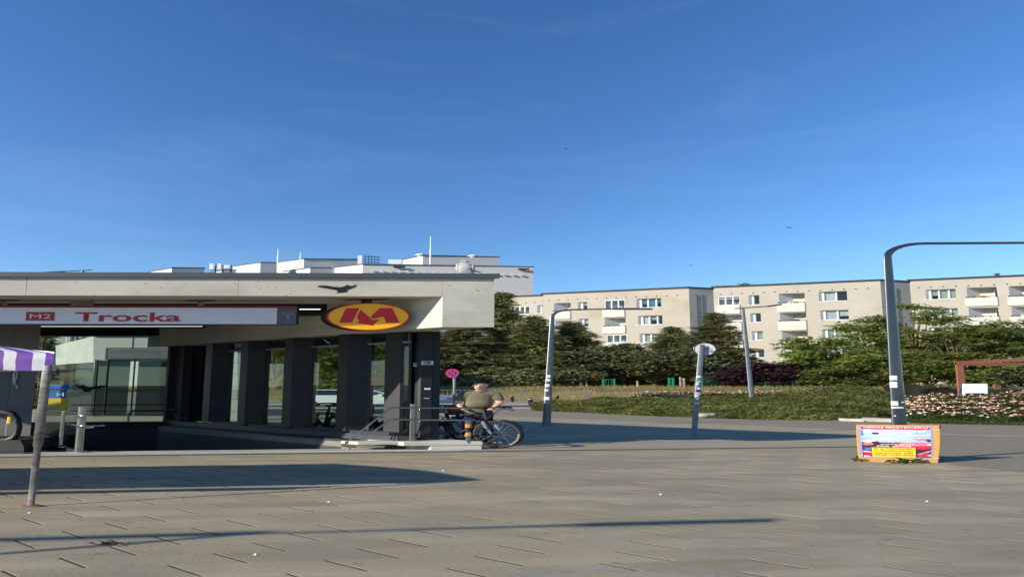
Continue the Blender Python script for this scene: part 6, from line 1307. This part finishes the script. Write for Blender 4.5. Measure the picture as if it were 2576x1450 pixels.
for x in (541, 559, 580): a = P(x, 690, 151); MB(rxf(a[0], 151, a[2]-1)).lathe([(.06, 0), (.06, 3.2)], n=6).build('antenna_pole', 'steel_dark', tw)
a, b = P(899, 664, 150), P(911, 642, 150); MB().box(a[0], b[0], 150, 151, a[2], b[2]).build('chimney', 'equipment', tw)
for x in (918, 926, 934, 942, 950): a, b = P(x, 664, 151), P(x, 640+(x-918)*.15, 151); MB().box(a[0]-.07, a[0]+.07, 151, 151.1, a[2], b[2]).build('ladder_hoop', 'steel_dark', tw)
for y in (645, 652, 659): MB().tube([P(914, y, 151), P(956, y+1, 151)], .07, 5).build('ladder_rail', 'steel_dark', tw)
for x, y in ((1058, 640), (1190, 643)): a = P(x, y+2, 170); MB(rxf(a[0], 170, a[2]-.3)).lathe([(.25, 0), (.25, .35), (.55, .4), (.1, .85)], n=10).build('roof_cowl', 'equipment', tw)
a, b = P(976, 664, 165), P(990, 652, 165); MB().box(a[0], b[0]+2, 165, 167, a[2], b[2]).build('roof_hut', 'equipment', tw)
# low pale block seen through the rear glass
lb_ = empty('pale_block', (-70, 112, 0), 'pale block of flats glimpsed through the rear glass above the pavilion', 'apartment building')
def fb(name, m, x0, x1, y0, y1, Y, d, parent=None): a, b = P(x0, y1, Y), P(x1, y0, Y); return MB().box(a[0], b[0], Y, Y+d, a[2], b[2]).build(name, m, parent or lb_)
fb('wall', 'white_wall', 150, 440, 742, 1000, 112, 10); 
for x0, x1 in ((165, 180), (195, 215), (345, 372), (380, 405)): fb('wall_panel', 'facade_grey', x0, x1, 745, 900, 111.7, .2)
for x0, x1 in ((228, 234), (418, 424)): fb('stair_strip', 'steel_dark', x0, x1, 745, 900, 111.6, .3)
for x0, x1, y0 in ((270, 292, 838), (240, 258, 846), (300, 318, 838), (120+60, 196, 846)): w_ = fb('window', 'car_glass', x0, x1, y0, y0+16, 111.5, .2)
fb('annex', 'white_wall', 60, 150, 828, 1000, 118, 8)

# ------------------------------------------------------------------ manhole at the bottom edge, litter, birds
cm = G(1560, 1462); mh = MB(); n = 40; vs = []
for rr_, z in ((1.0, .003), (.82, .006)): 
    for i in range(n): a = 2*math.pi*i/n; j = 1+.06*math.sin(5*a)+.04*math.sin(11*a+1) if rr_ == 1.0 else 1; vs.append((cm[0]+1.02*rr_*j*math.cos(a), cm[1]+.33*rr_*j*math.sin(a), z))
mh.add(vs, [(i, (i+1) % n, n+(i+1) % n, n+i) for i in range(n)]); mho = mh.build('manhole', 'gravel', loc=(cm[0], cm[1], 0), label='concrete manhole cover in a ring of gravel at the bottom edge', cat='manhole')
k = MB(); k.add([(cm[0]+.82*math.cos(2*math.pi*i/n), cm[1]+.26*math.sin(2*math.pi*i/n), .012) for i in range(n)], [tuple(range(n))]); k.build('cover', 'paving', mho)
for i, (x, y, s_) in enumerate(((1113, 1184, .015), (825, 1262, .015), (640, 1395, .012), (72, 1290, .012), (1660, 1243, .015), (2330, 1261, .015))):
    X, Y = G(x, y); r = random.Random(i); k = MB(); k.add([(X-s_*K*.4, Y, .003), (X+s_*K*.5, Y-.01, .004), (X+s_*K*.3, Y+s_*.5, .018), (X-s_*K*.3, Y+s_*.4, .008)], [(0, 1, 2, 3)])
    k.build('litter_scrap', 'sticker', loc=(X, Y, 0), label='tiny pale scrap of litter '+['just right of the stall shadow tip', 'below the long stall shadow', 'near the bottom edge left of the manhole', 'beside the foot of the stall pole', 'in the open middle of the plaza', 'on the slabs below the poster board'][i], cat='litter', group='litter scraps on the plaza')
X, Y = G(272, 1369); V = []
for i in range(16): a = random.uniform(-.4, .4)+(math.pi if i % 3 == 0 else 0); l_ = random.uniform(.02, .06); b = np.array([X+random.gauss(0, .08), Y+random.gauss(0, .02), .004]); d = np.array([math.cos(a)*l_*K*.8, math.sin(a)*l_, random.uniform(0, .03)]); V += [b, b+d, b+d*.5+[0, .02, .015]]
tri_mesh('weed', V, 'bark', loc=(X, Y, 0), label='dark withered twig lying in a paving joint', cat='twig')
for i, (x, y, Y, s_) in enumerate(((1984, 572, 60, .26), (1737, 667, 70, .2), (1423, 374, 60, .14))):
    c = P(x, y, Y); k = MB(); w_ = s_; k.add([(c[0]-w_*1.2, Y, c[2]+w_*.18), (c[0]-w_*.3, Y-.06, c[2]+.02), (c[0], Y-.25*w_, c[2]-w_*.05), (c[0]+w_*.3, Y-.06, c[2]+.02), (c[0]+w_*1.2, Y, c[2]-w_*.16), (c[0]+w_*.2, Y+.12, c[2]-.01), (c[0], Y+.5*w_, c[2]-w_*.02), (c[0]-w_*.2, Y+.12, c[2]-.01), (c[0], Y, c[2]-w_*.15)], [(0, 1, 7), (1, 2, 3, 5, 6, 7), (3, 4, 5), (1, 8, 2), (2, 8, 3), (3, 8, 6), (6, 8, 1)])
    k.build('swift', 'black', loc=c, label=['dark bird flying left of the dark lamp arm', 'tiny dark bird just above the flats roof', 'tiny dark bird highest in the middle of the sky', 'tiny dark bird second highest in the sky', 'dark bird below the dark lamp arm at the right', 'tiny dark bird in the sky above the traffic sign'][i], cat='bird', group='birds in the sky')
